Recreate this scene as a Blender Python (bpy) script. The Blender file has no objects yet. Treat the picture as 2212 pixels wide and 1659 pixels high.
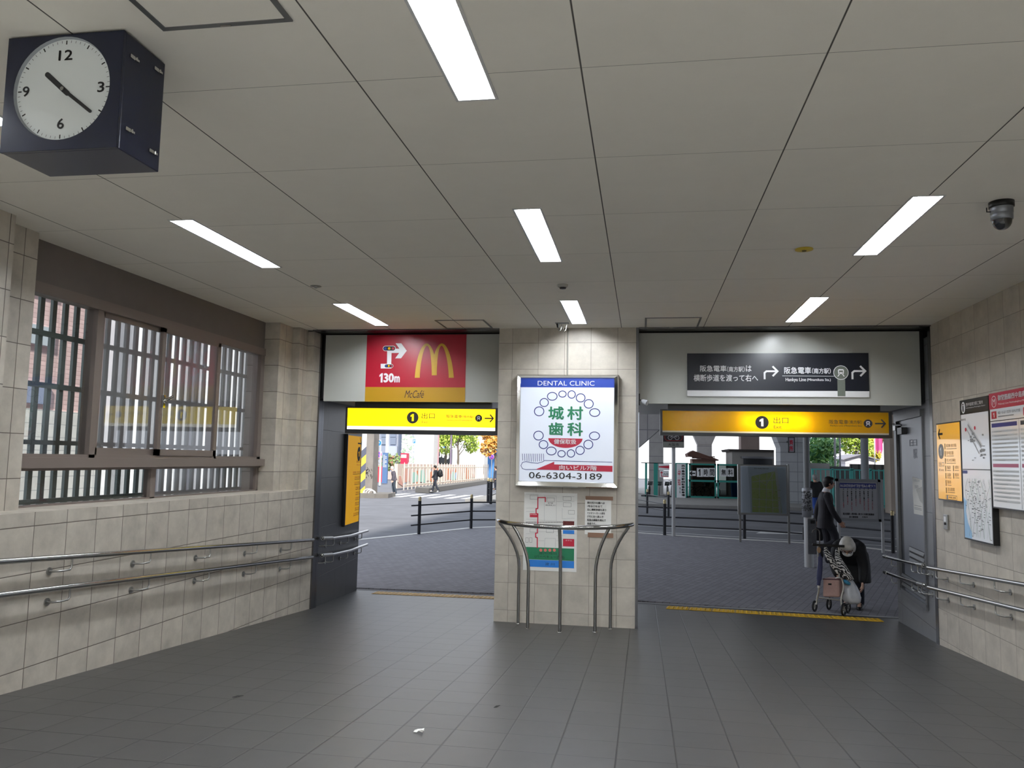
import bpy, bmesh, math, random
import numpy as np
from mathutils import Vector, Matrix
C = bpy.context.scene
COL = C.collection
R = math.radians
random.seed(5)

# ------------------------------------------------------------------ camera, sky, sun, exposure
FPX, YAW, PITCH, ROLL, EYE = 1722.27, 0.163324, 0.0942742, 0.0191958, 1.8
cw, sw, cp, sp = math.cos(YAW), math.sin(YAW), math.cos(PITCH), math.sin(PITCH)
FW = Vector((-sw*cp, cw*cp, sp)); r0 = Vector((cw, sw, 0)); u0 = r0.cross(FW)
RT = math.cos(ROLL)*r0 + math.sin(ROLL)*u0
UP = -math.sin(ROLL)*r0 + math.cos(ROLL)*u0
cam = bpy.data.cameras.new('camera'); camo = bpy.data.objects.new('camera', cam); COL.objects.link(camo)
cam.sensor_fit = 'HORIZONTAL'; cam.sensor_width = 36; cam.lens = FPX/2212*36
cam.clip_start = 0.05; cam.clip_end = 600
m = Matrix((RT, UP, -FW)).transposed().to_4x4(); m.translation = (0, 0, EYE); camo.matrix_world = m
C.camera = camo
C.view_settings.view_transform = 'Standard'; C.view_settings.look = 'None'
C.view_settings.exposure = 0.0; C.view_settings.gamma = 1.0
try: C.view_settings.use_curve_mapping = False
except Exception: pass
C.cycles.max_bounces = 8; C.cycles.diffuse_bounces = 5; C.cycles.transparent_max_bounces = 12
C.cycles.sample_clamp_indirect = 6.0
W = bpy.data.worlds.new('overcast_sky'); C.world = W; W.use_nodes = True
bgn = W.node_tree.nodes['Background']; bgn.inputs[0].default_value = (0.80, 0.88, 1.0, 1); bgn.inputs[1].default_value = 1.5
sun = bpy.data.lights.new('sun', 'SUN'); suno = bpy.data.objects.new('sun', sun); COL.objects.link(suno)
sun.energy = 6.0; sun.angle = R(3); sun.color = (1, .95, .86)
suno.rotation_euler = (R(50), 0, R(20))   # autumn sun from behind the station
LAMP_STRENGTH = 110.0

# ------------------------------------------------------------------ the pixel-to-place helpers used for measuring
def ray(x, y): return (x-1106)/FPX*RT - (y-829.5)/FPX*UP + FW
O = Vector((0, 0, EYE))
def on_y(x, y, Y): d = ray(x, y); return O + d*(Y/d.y)
def on_x(x, y, X): d = ray(x, y); return O + d*(X/d.x)
def on_z(x, y, Z): d = ray(x, y); return O + d*((Z-EYE)/d.z)
SL, YP, YE = -0.0661, 8.955, 11.3
def zf(Y): return SL*(Y-YP) if Y < YE else SL*(YE-YP) - 0.0065*(Y-YE)
def on_f(x, y): d = ray(x, y); return O + d*((-EYE-SL*YP)/(d.z-SL*d.y))
def on_g(x, y):
    d = ray(x, y); k = -0.0065; z0 = SL*(YE-YP)-k*YE
    return O + d*((z0-EYE)/(d.z-k*d.y))

# ------------------------------------------------------------------ materials
def lin(c):
    if isinstance(c, str): c = tuple(int(c[i:i+2], 16)/255 for i in (0, 2, 4))
    return tuple((v/12.92 if v <= .04045 else ((v+.055)/1.055)**2.4) for v in c[:3])
MATS = {}
def mat(name, col='808080', rough=.6, metal=0., emit=None, es=0., spec=.5, coat=0., noise=0., nscale=6., bump=0., alpha=1.):
    if name in MATS: return MATS[name]
    M = bpy.data.materials.new(name); M.use_nodes = True; nt = M.node_tree
    b = nt.nodes['Principled BSDF']; c = lin(col)
    b.inputs['Base Color'].default_value = (*c, 1); b.inputs['Roughness'].default_value = rough
    b.inputs['Metallic'].default_value = metal; b.inputs['Specular IOR Level'].default_value = spec
    b.inputs['Coat Weight'].default_value = coat; b.inputs['Coat Roughness'].default_value = .06
    b.inputs['Alpha'].default_value = alpha
    if emit: b.inputs['Emission Color'].default_value = (*lin(emit), 1); b.inputs['Emission Strength'].default_value = es
    if noise or bump:
        n = nt.nodes.new('ShaderNodeTexNoise'); n.inputs['Scale'].default_value = nscale; n.inputs['Detail'].default_value = 5
        g = nt.nodes.new('ShaderNodeNewGeometry'); nt.links.new(g.outputs['Position'], n.inputs['Vector'])
        if noise:
            rmp = nt.nodes.new('ShaderNodeMapRange'); rmp.inputs[3].default_value = 1-noise; rmp.inputs[4].default_value = 1+noise
            rmp.inputs[1].default_value = .3; rmp.inputs[2].default_value = .7
            nt.links.new(n.outputs['Fac'], rmp.inputs[0])
            mx = nt.nodes.new('ShaderNodeMix'); mx.data_type = 'RGBA'; mx.blend_type = 'MULTIPLY'; mx.inputs[0].default_value = 1
            mx.inputs[6].default_value = (*c, 1); nt.links.new(rmp.outputs[0], mx.inputs[7]); nt.links.new(mx.outputs[2], b.inputs['Base Color'])
        if bump:
            bp = nt.nodes.new('ShaderNodeBump'); bp.inputs['Strength'].default_value = bump; bp.inputs['Distance'].default_value = .01
            nt.links.new(n.outputs['Fac'], bp.inputs['Height']); nt.links.new(bp.outputs[0], b.inputs['Normal'])
    MATS[name] = M; return M

def tile_mat(name, col, grout, U, V, su, sv, ou, ov, gw=.004, gwv=None, rough=.5, var=.06, mott=.10, mscale=5., shift=0., spec=.5, gstr=1., stain=0.):
    """stone or ceramic tiles: U, V are direction vectors in the place, su/sv the tile size, ou/ov where a joint lies"""
    M = bpy.data.materials.new(name); M.use_nodes = True; nt = M.node_tree; N = nt.nodes; L = nt.links
    b = N['Principled BSDF']; b.inputs['Roughness'].default_value = rough; b.inputs['Specular IOR Level'].default_value = spec
    g = N.new('ShaderNodeNewGeometry')
    def mth(op, a, bb=None, c=None):
        n = N.new('ShaderNodeMath'); n.operation = op
        for i, v in enumerate((a, bb, c)):
            if v is None: continue
            if isinstance(v, (int, float)): n.inputs[i].default_value = v
            else: L.new(v, n.inputs[i])
        return n.outputs[0]
    def coord(D, s_, o_):
        d = N.new('ShaderNodeVectorMath'); d.operation = 'DOT_PRODUCT'; L.new(g.outputs['Position'], d.inputs[0]); d.inputs[1].default_value = D
        return mth('DIVIDE', mth('SUBTRACT', d.outputs['Value'], o_), s_)
    cv = coord(V, sv, ov); fv = mth('FLOOR', cv)
    cu = coord(U, su, ou)
    if shift: cu = mth('ADD', cu, mth('MULTIPLY', mth('FLOORED_MODULO', fv, 2.), shift))
    fu = mth('FLOOR', cu)
    def edge(c, s_, w):
        f = mth('FRACT', c); dd = mth('MULTIPLY', mth('MINIMUM', f, mth('SUBTRACT', 1., f)), s_)
        n = N.new('ShaderNodeMapRange'); n.interpolation_type = 'SMOOTHSTEP'; n.inputs[1].default_value = w*.3; n.inputs[2].default_value = w*.8; n.inputs[3].default_value = 1; n.inputs[4].default_value = 0
        L.new(dd, n.inputs[0]); return n.outputs[0]
    gm = mth('MULTIPLY', mth('MAXIMUM', edge(cu, su, gw), edge(cv, sv, gwv or gw)), gstr)
    cb = N.new('ShaderNodeCombineXYZ'); L.new(fu, cb.inputs[0]); L.new(fv, cb.inputs[1])
    wn = N.new('ShaderNodeTexWhiteNoise'); wn.noise_dimensions = '3D'; L.new(cb.outputs[0], wn.inputs['Vector'])
    no = N.new('ShaderNodeTexNoise'); no.inputs['Scale'].default_value = mscale; no.inputs['Detail'].default_value = 7; no.inputs['Roughness'].default_value = .62
    ad = N.new('ShaderNodeVectorMath'); ad.operation = 'MULTIPLY_ADD'; L.new(cb.outputs[0], ad.inputs[0]); ad.inputs[1].default_value = (3.7, 5.3, 0); L.new(g.outputs['Position'], ad.inputs[2])
    L.new(ad.outputs[0], no.inputs['Vector'])
    f = mth('ADD', mth('ADD', 1-var-mott, mth('MULTIPLY', wn.outputs['Value'], 2*var)), mth('MULTIPLY', mth('ADD', mth('MULTIPLY', mth('SUBTRACT', no.outputs['Fac'], .5), 2.0), .5), 2*mott))
    if stain:
        ns = N.new('ShaderNodeTexNoise'); ns.inputs['Scale'].default_value = 2.3; ns.inputs['Detail'].default_value = 8; L.new(g.outputs['Position'], ns.inputs['Vector'])
        mr = N.new('ShaderNodeMapRange'); mr.inputs[1].default_value = .58; mr.inputs[2].default_value = .75; mr.inputs[3].default_value = 1; mr.inputs[4].default_value = 1-stain
        L.new(ns.outputs['Fac'], mr.inputs[0]); f = mth('MULTIPLY', f, mr.outputs[0])
    m1 = N.new('ShaderNodeMix'); m1.data_type = 'RGBA'; m1.blend_type = 'MULTIPLY'; m1.inputs[0].default_value = 1; m1.inputs[6].default_value = (*lin(col), 1); L.new(f, m1.inputs[7])
    m2 = N.new('ShaderNodeMix'); m2.data_type = 'RGBA'; L.new(gm, m2.inputs[0]); L.new(m1.outputs[2], m2.inputs[6]); m2.inputs[7].default_value = (*lin(grout), 1)
    L.new(m2.outputs[2], b.inputs['Base Color'])
    bp = N.new('ShaderNodeBump'); bp.inputs['Strength'].default_value = .4; bp.inputs['Distance'].default_value = .003; bp.invert = True
    L.new(gm, bp.inputs['Height']); L.new(bp.outputs[0], b.inputs['Normal'])
    MATS[name] = M; return M

def glass_mat(name, tint='f4faf8', ior=1.5, frost=0., strength=1.0, diff=0.):
    M = bpy.data.materials.new(name); M.use_nodes = True; nt = M.node_tree; N = nt.nodes; L = nt.links
    N.remove(N['Principled BSDF']); o = N['Material Output']
    t = N.new('ShaderNodeBsdfTransparent'); t.inputs[0].default_value = (*lin(tint), 1)
    gl = N.new('ShaderNodeBsdfGlossy'); gl.inputs['Roughness'].default_value = frost
    fr = N.new('ShaderNodeFresnel'); fr.inputs[0].default_value = ior
    ml = N.new('ShaderNodeMath'); ml.operation = 'MULTIPLY'; ml.inputs[1].default_value = strength; L.new(fr.outputs[0], ml.inputs[0])
    src = t.outputs[0]
    if diff:
        d = N.new('ShaderNodeBsdfTranslucent'); d.inputs[0].default_value = (.9, .93, .93, 1)
        mm = N.new('ShaderNodeMixShader'); mm.inputs[0].default_value = diff; L.new(src, mm.inputs[1]); L.new(d.outputs[0], mm.inputs[2]); src = mm.outputs[0]
    mx = N.new('ShaderNodeMixShader'); L.new(ml.outputs[0], mx.inputs[0]); L.new(src, mx.inputs[1]); L.new(gl.outputs[0], mx.inputs[2])
    L.new(mx.outputs[0], o.inputs[0]); MATS[name] = M; return M

# ------------------------------------------------------------------ text outlines
TXT = {}
def text_geo(s, bold=0., shear=0.):
    k = (s, bold, shear)
    if k not in TXT:
        cu = bpy.data.curves.new('t', 'FONT'); cu.body = s; cu.offset = bold; cu.shear = shear; cu.resolution_u = 3; cu.fill_mode = 'FRONT'
        ob = bpy.data.objects.new('t', cu); COL.objects.link(ob)
        dg = bpy.context.evaluated_depsgraph_get(); me = bpy.data.meshes.new_from_object(ob.evaluated_get(dg))
        vs = [(v.co.x, v.co.y) for v in me.vertices]; fs = [tuple(p.vertices) for p in me.polygons]
        bpy.data.objects.remove(ob); bpy.data.curves.remove(cu); bpy.data.meshes.remove(me)
        if vs:
            x0 = min(v[0] for v in vs); x1 = max(v[0] for v in vs); y0 = min(v[1] for v in vs); y1 = max(v[1] for v in vs)
            vs = [((x-x0)/max(x1-x0, 1e-6), (y-y0)/max(y1-y0, 1e-6)) for x, y in vs]
        TXT[k] = (vs, fs, (x1-x0)/max(y1-y0, 1e-6) if vs else 1)
    return TXT[k]

# ------------------------------------------------------------------ planes that carry graphics
class Plane:
    """a flat upright face: o a point, U the direction to the reader's right, N towards the reader"""
    def __init__(s, o, U, N=None, V=(0, 0, 1)):
        s.o = Vector(o); s.U = Vector(U).normalized(); s.V = Vector(V).normalized(); s.N = Vector(N) if N else s.U.cross(s.V); s.N.normalize()
    def px(s, x, y):
        d = ray(x, y); t = (s.o-O).dot(s.N)/d.dot(s.N); q = O+d*t-s.o
        return q.dot(s.U), q.dot(s.V)
    def at(s, u, v, n=0.): return s.o+s.U*u+s.V*v+s.N*n
    def rect(s, x0, y0, x1, y1):
        a, b, c, d = s.px(x0, y0), s.px(x1, y0), s.px(x0, y1), s.px(x1, y1)
        return ((a[0]+c[0])/2, (c[1]+d[1])/2, (b[0]+d[0])/2, (a[1]+b[1])/2)
def planeY(Y): return Plane((0, Y, 0), (1, 0, 0), (0, -1, 0))
def planeR(X): return Plane((X, 0, 0), (0, -1, 0), (-1, 0, 0))
def planeL(X): return Plane((X, 0, 0), (0, 1, 0), (1, 0, 0))

# ------------------------------------------------------------------ mesh collector
class MB:
    def __init__(s): s.v = []; s.f = []; s.m = []; s.sm = []
    def add(s, vs, fs, mi=0, smooth=False):
        n = len(s.v); s.v += [tuple(v) for v in vs]; s.f += [tuple(i+n for i in f) for f in fs]; s.m += [mi]*len(fs); s.sm += [smooth]*len(fs); return s
    def box(s, a, b, mi=0, bev=0.):
        a = Vector(a); b = Vector(b); lo = [min(a[i], b[i]) for i in range(3)]; hi = [max(a[i], b[i]) for i in range(3)]
        return s.obox([(lo[i]+hi[i])/2 for i in range(3)], (1, 0, 0), (0, 1, 0), (0, 0, 1), [hi[i]-lo[i] for i in range(3)], mi, bev)
    def obox(s, c, X, Y, Z, size, mi=0, bev=0.):
        c = Vector(c); X = Vector(X).normalized()*size[0]/2; Y = Vector(Y).normalized()*size[1]/2; Z = Vector(Z).normalized()*size[2]/2
        if bev <= 0:
            vs = [c+X*i+Y*j+Z*k for i in (-1, 1) for j in (-1, 1) for k in (-1, 1)]
            return s.add(vs, [(0, 1, 3, 2), (4, 6, 7, 5), (0, 4, 5, 1), (2, 3, 7, 6), (0, 2, 6, 4), (1, 5, 7, 3)], mi)
        bm = bmesh.new(); bmesh.ops.create_cube(bm, size=2)
        for v in bm.verts: v.co = Vector((v.co.x*size[0]/2, v.co.y*size[1]/2, v.co.z*size[2]/2))
        bmesh.ops.bevel(bm, geom=list(bm.edges), offset=bev, segments=2, affect='EDGES', profile=.6)
        Xn, Yn, Zn = X.normalized(), Y.normalized(), Z.normalized(); bm.verts.index_update()
        s.add([c+Xn*v.co.x+Yn*v.co.y+Zn*v.co.z for v in bm.verts], [[v.index for v in f.verts] for f in bm.faces], mi); bm.free(); return s
    def quad(s, a, b, c, d, mi=0): return s.add([a, b, c, d], [(0, 1, 2, 3)], mi)
    def cyl(s, p0, p1, r, mi=0, seg=14, r2=None, caps=True): return s.tube([p0, p1], [r, r if r2 is None else r2], mi, seg, caps)
    def tube(s, pts, r, mi=0, seg=10, caps=True, closed=False):
        P = [Vector(p) for p in pts]; n = len(P); rr = r if isinstance(r, (list, tuple)) else [r]*n
        T = []
        for i in range(n):
            a = P[(i-1) % n] if (i > 0 or closed) else P[i]; b = P[(i+1) % n] if (i < n-1 or closed) else P[i]
            T.append((b-a).normalized())
        up = Vector((0, 0, 1)) if abs(T[0].z) < .9 else Vector((1, 0, 0)); x = T[0].cross(up).normalized(); vs = []
        for i in range(n):
            x = (x-T[i]*x.dot(T[i])).normalized(); y = T[i].cross(x)
            for k in range(seg):
                a = 2*math.pi*k/seg; vs.append(P[i]+(x*math.cos(a)+y*math.sin(a))*rr[i])
        fs = []
        for i in range(n if closed else n-1):
            for k in range(seg):
                j = (i+1) % n; fs.append((i*seg+k, i*seg+(k+1) % seg, j*seg+(k+1) % seg, j*seg+k))
        s.add(vs, fs, mi, True)
        if caps and not closed: s.add(vs[:seg], [tuple(range(seg))[::-1]], mi); s.add(vs[-seg:], [tuple(range(seg))], mi)
        return s
    def lathe(s, c, prof, mi=0, seg=24, axis=(0, 0, 1)):
        A = Vector(axis).normalized(); x = A.orthogonal().normalized(); y = A.cross(x); c = Vector(c)
        vs = [c+A*h+(x*math.cos(2*math.pi*k/seg)+y*math.sin(2*math.pi*k/seg))*r for r, h in prof for k in range(seg)]
        fs = [(i*seg+k, i*seg+(k+1) % seg, (i+1)*seg+(k+1) % seg, (i+1)*seg+k) for i in range(len(prof)-1) for k in range(seg)]
        return s.add(vs, fs, mi, True)
    def ball(s, c, r, mi=0, seg=14, rings=9, X=(1, 0, 0), Y=(0, 1, 0), Z=(0, 0, 1)):
        rx, ry, rz = (r, r, r) if isinstance(r, (int, float)) else r; c = Vector(c); X = Vector(X).normalized(); Y = Vector(Y).normalized(); Z = Vector(Z).normalized()
        vs = []
        for i in range(rings+1):
            t = math.pi*i/rings
            for k in range(seg):
                a = 2*math.pi*k/seg; vs.append(c+X*(rx*math.sin(t)*math.cos(a))+Y*(ry*math.sin(t)*math.sin(a))+Z*(rz*math.cos(t)))
        fs = [(i*seg+k, (i+1)*seg+k, (i+1)*seg+(k+1) % seg, i*seg+(k+1) % seg) for i in range(rings) for k in range(seg)]
        return s.add(vs, fs, mi, True)
    def prism(s, base, off, mi=0):
        """closed outline (3D points) pushed along off"""
        off = Vector(off); b = [Vector(p) for p in base]; n = len(b); vs = b+[p+off for p in b]
        s.add(vs, [tuple(range(n)), tuple(range(2*n-1, n-1, -1))]+[(i, n+i, n+(i+1) % n, (i+1) % n) for i in range(n)], mi); return s
    # flat graphics on a Plane (n = height above it)
    def text(s, pl, t, u0, v0, u1, v1, mi=0, n=.002, bold=0., shear=0., keep=False):
        vs, fs, asp = text_geo(t, 0., shear)
        if keep:
            w, h = u1-u0, v1-v0
            if asp*h < w: c = (u0+u1)/2; u0, u1 = c-asp*h/2, c+asp*h/2
            else: c = (v0+v1)/2; hh = w/asp; v0, v1 = c-hh/2, c+hh/2
        k_ = bold*1.1*(v1-v0)   # heavier strokes: the outline laid down again a little to each side
        sh = [(0, 0)] if not bold else [(-k_, 0), (k_, 0), (0, -k_), (0, k_), (-k_*.7, k_*.7), (k_*.7, -k_*.7), (0, 0)]
        for i, (dx, dy) in enumerate(sh): s.add([pl.at(u0+k_+x*(u1-u0-2*k_)+dx, v0+k_+y*(v1-v0-2*k_)+dy, n+.0004*i) for x, y in vs], fs, mi)
        return s
    def tpx(s, pl, t, x0, y0, x1, y1, mi=0, n=.002, bold=0., shear=0., keep=False):
        return s.text(pl, t, *pl.rect(x0, y0, x1, y1), mi=mi, n=n, bold=bold, shear=shear, keep=keep)
    def vtext(s, pl, t, u0, v0, u1, v1, mi=0, n=.002, bold=0., fill=.88):
        k = len(t); h = (v1-v0)/k
        for i, ch in enumerate(t):
            if ch == ' ': continue
            top = v1-i*h
            if ch in 'ー（）()一・': s.text(pl, ch if ch != 'ー' else '｜', u0, top-h*fill, u1, top, mi, n, bold, keep=True)
            else: s.text(pl, ch, u0, top-h*fill, u1, top, mi, n, bold)
        return s
    def one(s, pl, u0, v0, u1, v1, mi=0, n=.002):
        w, h = u1-u0, v1-v0; q = lambda x, y: (u0+w*x, v0+h*y)
        return s.poly(pl, [q(.42, 0), q(1, 0), q(1, 1), q(.62, 1), q(0, .80), q(0, .58), q(.42, .70)], mi, n)
    def rect(s, pl, u0, v0, u1, v1, mi=0, n=.001): return s.add([pl.at(u0, v0, n), pl.at(u1, v0, n), pl.at(u1, v1, n), pl.at(u0, v1, n)], [(0, 1, 2, 3)], mi)
    def rpx(s, pl, x0, y0, x1, y1, mi=0, n=.001): return s.rect(pl, *pl.rect(x0, y0, x1, y1), mi=mi, n=n)
    def poly(s, pl, pts, mi=0, n=.001): return s.add([pl.at(u, v, n) for u, v in pts], [tuple(range(len(pts)))], mi)
    def ppx(s, pl, pts, mi=0, n=.001): return s.poly(pl, [pl.px(*q) for q in pts], mi, n)
    def disc(s, pl, u, v, ru, rv=None, mi=0, n=.001, seg=28):
        rv = rv or ru; return s.poly(pl, [(u+ru*math.cos(2*math.pi*k/seg), v+rv*math.sin(2*math.pi*k/seg)) for k in range(seg)], mi, n)
    def ring(s, pl, u, v, ru, rv, w, mi=0, n=.001, seg=28, rot=0.):
        vs = []; cr, sr = math.cos(rot), math.sin(rot)
        for k in range(seg):
            a = 2*math.pi*k/seg
            for q in (0, w):
                x, y = (ru-q)*math.cos(a), (rv-q)*math.sin(a); vs.append(pl.at(u+x*cr-y*sr, v+x*sr+y*cr, n))
        return s.add(vs, [(2*k, 2*((k+1) % seg), 2*((k+1) % seg)+1, 2*k+1) for k in range(seg)], mi)
    def line(s, pl, pts, w, mi=0, n=.001):
        P = [Vector((q[0], q[1])) for q in pts]; L = []; Rr = []
        for i, q in enumerate(P):
            a = (P[i]-P[i-1]).normalized() if i else (P[1]-P[0]).normalized(); b = (P[i+1]-P[i]).normalized() if i < len(P)-1 else a
            t = (a+b).normalized() if (a+b).length > 1e-6 else a; nn = Vector((-t.y, t.x)); k = w/2/max(.4, nn.dot(Vector((-a.y, a.x)))); L.append(q+nn*k); Rr.append(q-nn*k)
        k = len(P); vs = [pl.at(q.x, q.y, n) for q in L]+[pl.at(q.x, q.y, n) for q in Rr]
        return s.add(vs, [(i, k+i, k+i+1, i+1) for i in range(k-1)], mi)
    def lpx(s, pl, pts, w, mi=0, n=.001): return s.line(pl, [pl.px(*q) for q in pts], w, mi, n)

def _mesh(name, mb, mats, off):
    me = bpy.data.meshes.new(name); V = [(v[0]-off[0], v[1]-off[1], v[2]-off[2]) for v in mb.v]
    me.from_pydata(V, [], mb.f)
    for M in (mats if isinstance(mats, (list, tuple)) else [mats]): me.materials.append(M)
    me.polygons.foreach_set('material_index', mb.m); me.polygons.foreach_set('use_smooth', mb.sm); me.update(); me.validate(); return me
def props(o, label=None, cat=None, group=None, kind=None):
    if label: o['label'] = label
    if cat: o['category'] = cat
    if group: o['group'] = group
    if kind: o['kind'] = kind
    return o
def base_of(mb):
    xs = [v[0] for v in mb.v]; ys = [v[1] for v in mb.v]; zs = [v[2] for v in mb.v]
    return ((min(xs)+max(xs))/2, (min(ys)+max(ys))/2, min(zs))
def single(name, mb, mats, label=None, cat=None, group=None, kind=None):
    b = base_of(mb); o = bpy.data.objects.new(name, _mesh(name, mb, mats, b)); o.location = b; COL.objects.link(o); return props(o, label, cat, group, kind)
def struct(name, mb, mats, label=None):
    o = bpy.data.objects.new(name, _mesh(name, mb, mats, (0, 0, 0))); COL.objects.link(o); o['kind'] = 'structure'
    if label: o['label'] = label
    return o
ORG = {}
def thing(name, loc, label, cat, group=None, kind=None):
    e = bpy.data.objects.new(name, None); e.empty_display_size = .1; e.location = loc; COL.objects.link(e); ORG[e.name] = tuple(loc); return props(e, label, cat, group, kind)
def part(name, mb, mats, parent, label=None):
    off = ORG.get(parent.name, (0, 0, 0)); o = bpy.data.objects.new(name, _mesh(name, mb, mats, off)); o.parent = parent; COL.objects.link(o); ORG[o.name] = off
    if label: o['label'] = label
    return o
def kids(o): return [c for c in bpy.data.objects if c.parent == o]
def dup(o, loc, label=None, group=None, rz=None, parent=None):
    c = o.copy(); COL.objects.link(c)
    if parent is None:
        c.location = loc
        if rz is not None: c.rotation_euler.z = rz
        if label: c['label'] = label
        if group: c['group'] = group
    else: c.parent = parent
    for ch in kids(o): dup(ch, None, parent=c)
    return c
# ------------------------------------------------------------------ shared materials
STONE = 'bab3a7'
m_wl = tile_mat('limestone_side', STONE, '5a5048', (0, 1, 0), (0, 0, 1), .3, .3, .18, .11, gw=.005, var=.05, mott=.24, rough=.45, stain=.16)
m_wr = tile_mat('limestone_right', STONE, '7d7469', (0, 1, 0), (0, 0, 1), .3, .3, .02, .07, gw=.004, var=.05, mott=.22, rough=.45, stain=.16)
m_wf = tile_mat('limestone_front', STONE, '6f665c', (1, 0, 0), (0, 0, 1), .3, .3, -.578, .129, gw=.0032, var=.05, mott=.18, rough=.45, stain=.12)
m_floor = tile_mat('floor_tile', '41403f', '1c1b1b', (1, 0, 0), (0, 1, 0), .3, .309, -1.326, 3.878, gw=.007, rough=.40, var=.05, mott=.10, mscale=9, spec=.5)
m_ceil = tile_mat('ceiling_board', 'f0ede4', '55534f', (1, 0, 0), (0, 1, 0), .9, .92, -.238, 2.93, gw=.006, gwv=.002, rough=.8, var=.012, mott=.02, spec=.2)
m_black = tile_mat('dark_granite', '3c3d40', '232324', (.1134, .9935, 0), (0, 0, 1), .6, .6, .1, .32, gw=.006, var=.08, mott=.16, rough=.35)
m_greyw = tile_mat('grey_steel_panel', '7b7d80', '454648', (-.085, -.996, 0), (0, 0, 1), 2.2, .6, .1, .12, gw=.006, var=.03, mott=.12, rough=.38)
m_pave = tile_mat('paving_block', '85848b', '67676d', (.34, .94, 0), (.94, -.34, 0), .2, .1, 0, 0, gw=.009, var=.10, mott=.12, rough=.75, shift=.5)
m_asph = mat('asphalt', '6f7076', .85, noise=.14, nscale=1.3, bump=.2)
m_white = mat('white_paint', 'e6e6e2', .5); m_wpaint = mat('road_paint', 'd9d9d9', .8, noise=.12, nscale=14)
m_panel = mat('header_panel', 'b9bbb5', .28, noise=.02, nscale=2)
m_steel = mat('stainless', 'a9a9a6', .32, 1., bump=.02, nscale=200); m_rail = mat('handrail_steel', 'b0b0ae', .16, 1.); m_chrome = mat('polished_stainless', 'cfcfcd', .07, 1.)
m_dsteel = mat('brushed_dark_steel', '77777a', .26, 1.)
m_brown = mat('bronze_aluminium', '7b7069', .5, .25); m_fascia = mat('grey_brown_render', '6f6762', .8, noise=.04)
m_blk = mat('black_paint', '0e0f11', .35); m_ink = mat('black_ink', '161616', .6); m_grey = mat('grey_plastic', '8c8f92', .5)
m_conc = mat('concrete', '9d9a97', .85, noise=.10, nscale=1.2); m_concL = mat('pale_concrete', 'cfcdca', .85, noise=.05, nscale=1.)
m_kerb = mat('kerb_stone', '8f8d8a', .85, noise=.1, nscale=3)

XL, XR, ZC = -3.9, 3.0, 3.3
# floor: the ramp runs down to the exits, then a skewed edge
b = MB(); 
def fl(x, y): return (x, y, zf(y) if y < YE else SL*(y-YP))
edgeL, edgeM, edgeR = (-4.35, 11.72), (-.9, 11.86), (3.5, 11.36)
xs = [-4.35, -4.02, -2.0, -.9, 1.2, 3.02, 3.5]
def yend(x):
    return edgeL[1]+(x-edgeL[0])/(edgeM[0]-edgeL[0])*(edgeM[1]-edgeL[1]) if x < edgeM[0] else edgeM[1]+(x-edgeM[0])/(edgeR[0]-edgeM[0])*(edgeR[1]-edgeM[1])
for i in range(len(xs)-1):
    a, c = xs[i], xs[i+1]
    b.quad(fl(a, 2.0), fl(c, 2.0), fl(c, yend(c)), fl(a, yend(a)))
struct('floor', b, m_floor)
YB = -12.
b = MB(); b.quad(fl(-4.35, 1.), fl(3.5, 1.), fl(3.5, 2.), fl(-4.35, 2.)); b.quad((-4.35, YB, fl(0, 1.)[2]), (3.5, YB, fl(0, 1.)[2]), fl(3.5, 1.), fl(-4.35, 1.)); struct('floor_bounce', b, tile_mat('pale_bounce_floor', 'aeaba5', '8a8780', (1, 0, 0), (0, 1, 0), .6, .6, 0, 0, gw=.006, rough=.4))  # unseen floor behind the viewer, made pale to bounce light onto the ceiling
# ceiling with the recessed lamps cut out
LAMPW, LAMPL = .155, 1.27
lamps = [(x, y) for x in (-2.95, -.69, 1.56) for y in (-11.9, -9.15, -6.4, -3.65, -.90, 1.87, 4.62, 7.39)]  # rows behind the viewer are unseen, added to light the hall
xb = sorted({-4.75, 3.02, *[x-LAMPW/2 for x, _ in lamps], *[x+LAMPW/2 for x, _ in lamps]})
yb = sorted({YB, 8.98, *[y for _, y in lamps], *[y+LAMPL for _, y in lamps]})
b = MB()
for i in range(len(xb)-1):
    for j in range(len(yb)-1):
        cx, cy = (xb[i]+xb[i+1])/2, (yb[j]+yb[j+1])/2
        if any(abs(cx-x) < LAMPW/2 and y < cy < y+LAMPL for x, y in lamps): continue
        b.quad((xb[i], yb[j], ZC), (xb[i], yb[j+1], ZC), (xb[i+1], yb[j+1], ZC), (xb[i+1], yb[j], ZC))
struct('ceiling', b, m_ceil)
b = MB(); b.box((-4.6, -12.4, 3.5), (3.4, 11.6, 4.2)); b.box((3.4, -12, -.3), (11, 10.2, 3.6)); struct('roof_shade_block', b, m_conc)  # unseen roof and side block, added to shade the exits and pavement
# left wall: tiled dado with a ledge, piers, fascia above the window
XW = -4.28
b = MB(); b.prism([(XL, YB, -.4), (XL, 8.98, -.4), (XL, 8.98, 1.4), (XL, YB, 1.4)], (-.55, 0, 0)); struct('wall_left_low', b, m_wl)
b = MB(); b.box((-4.45, YB, 1.4), (-3.98, 4.42, 3.4)); b.box((-4.45, 4.42, 1.4), (-4.13, 4.80, 3.4)); struct('wall_left_near', b, m_wl)
b = MB(); b.box((-4.45, 8.42, 1.4), (-4.07, 8.76, 3.4)); b.box((-4.45, 8.76, 1.4), (-3.98, 8.98, 3.4)); b.box((-4.45, 8.98, -.4), (XL, 9.17, 3.4)); struct('wall_left_far', b, [m_wl])
b = MB(); b.box((-4.45, 4.8, 2.99), (XW+.03, 8.42, 3.4)); struct('wall_left_fascia', b, m_fascia)
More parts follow.
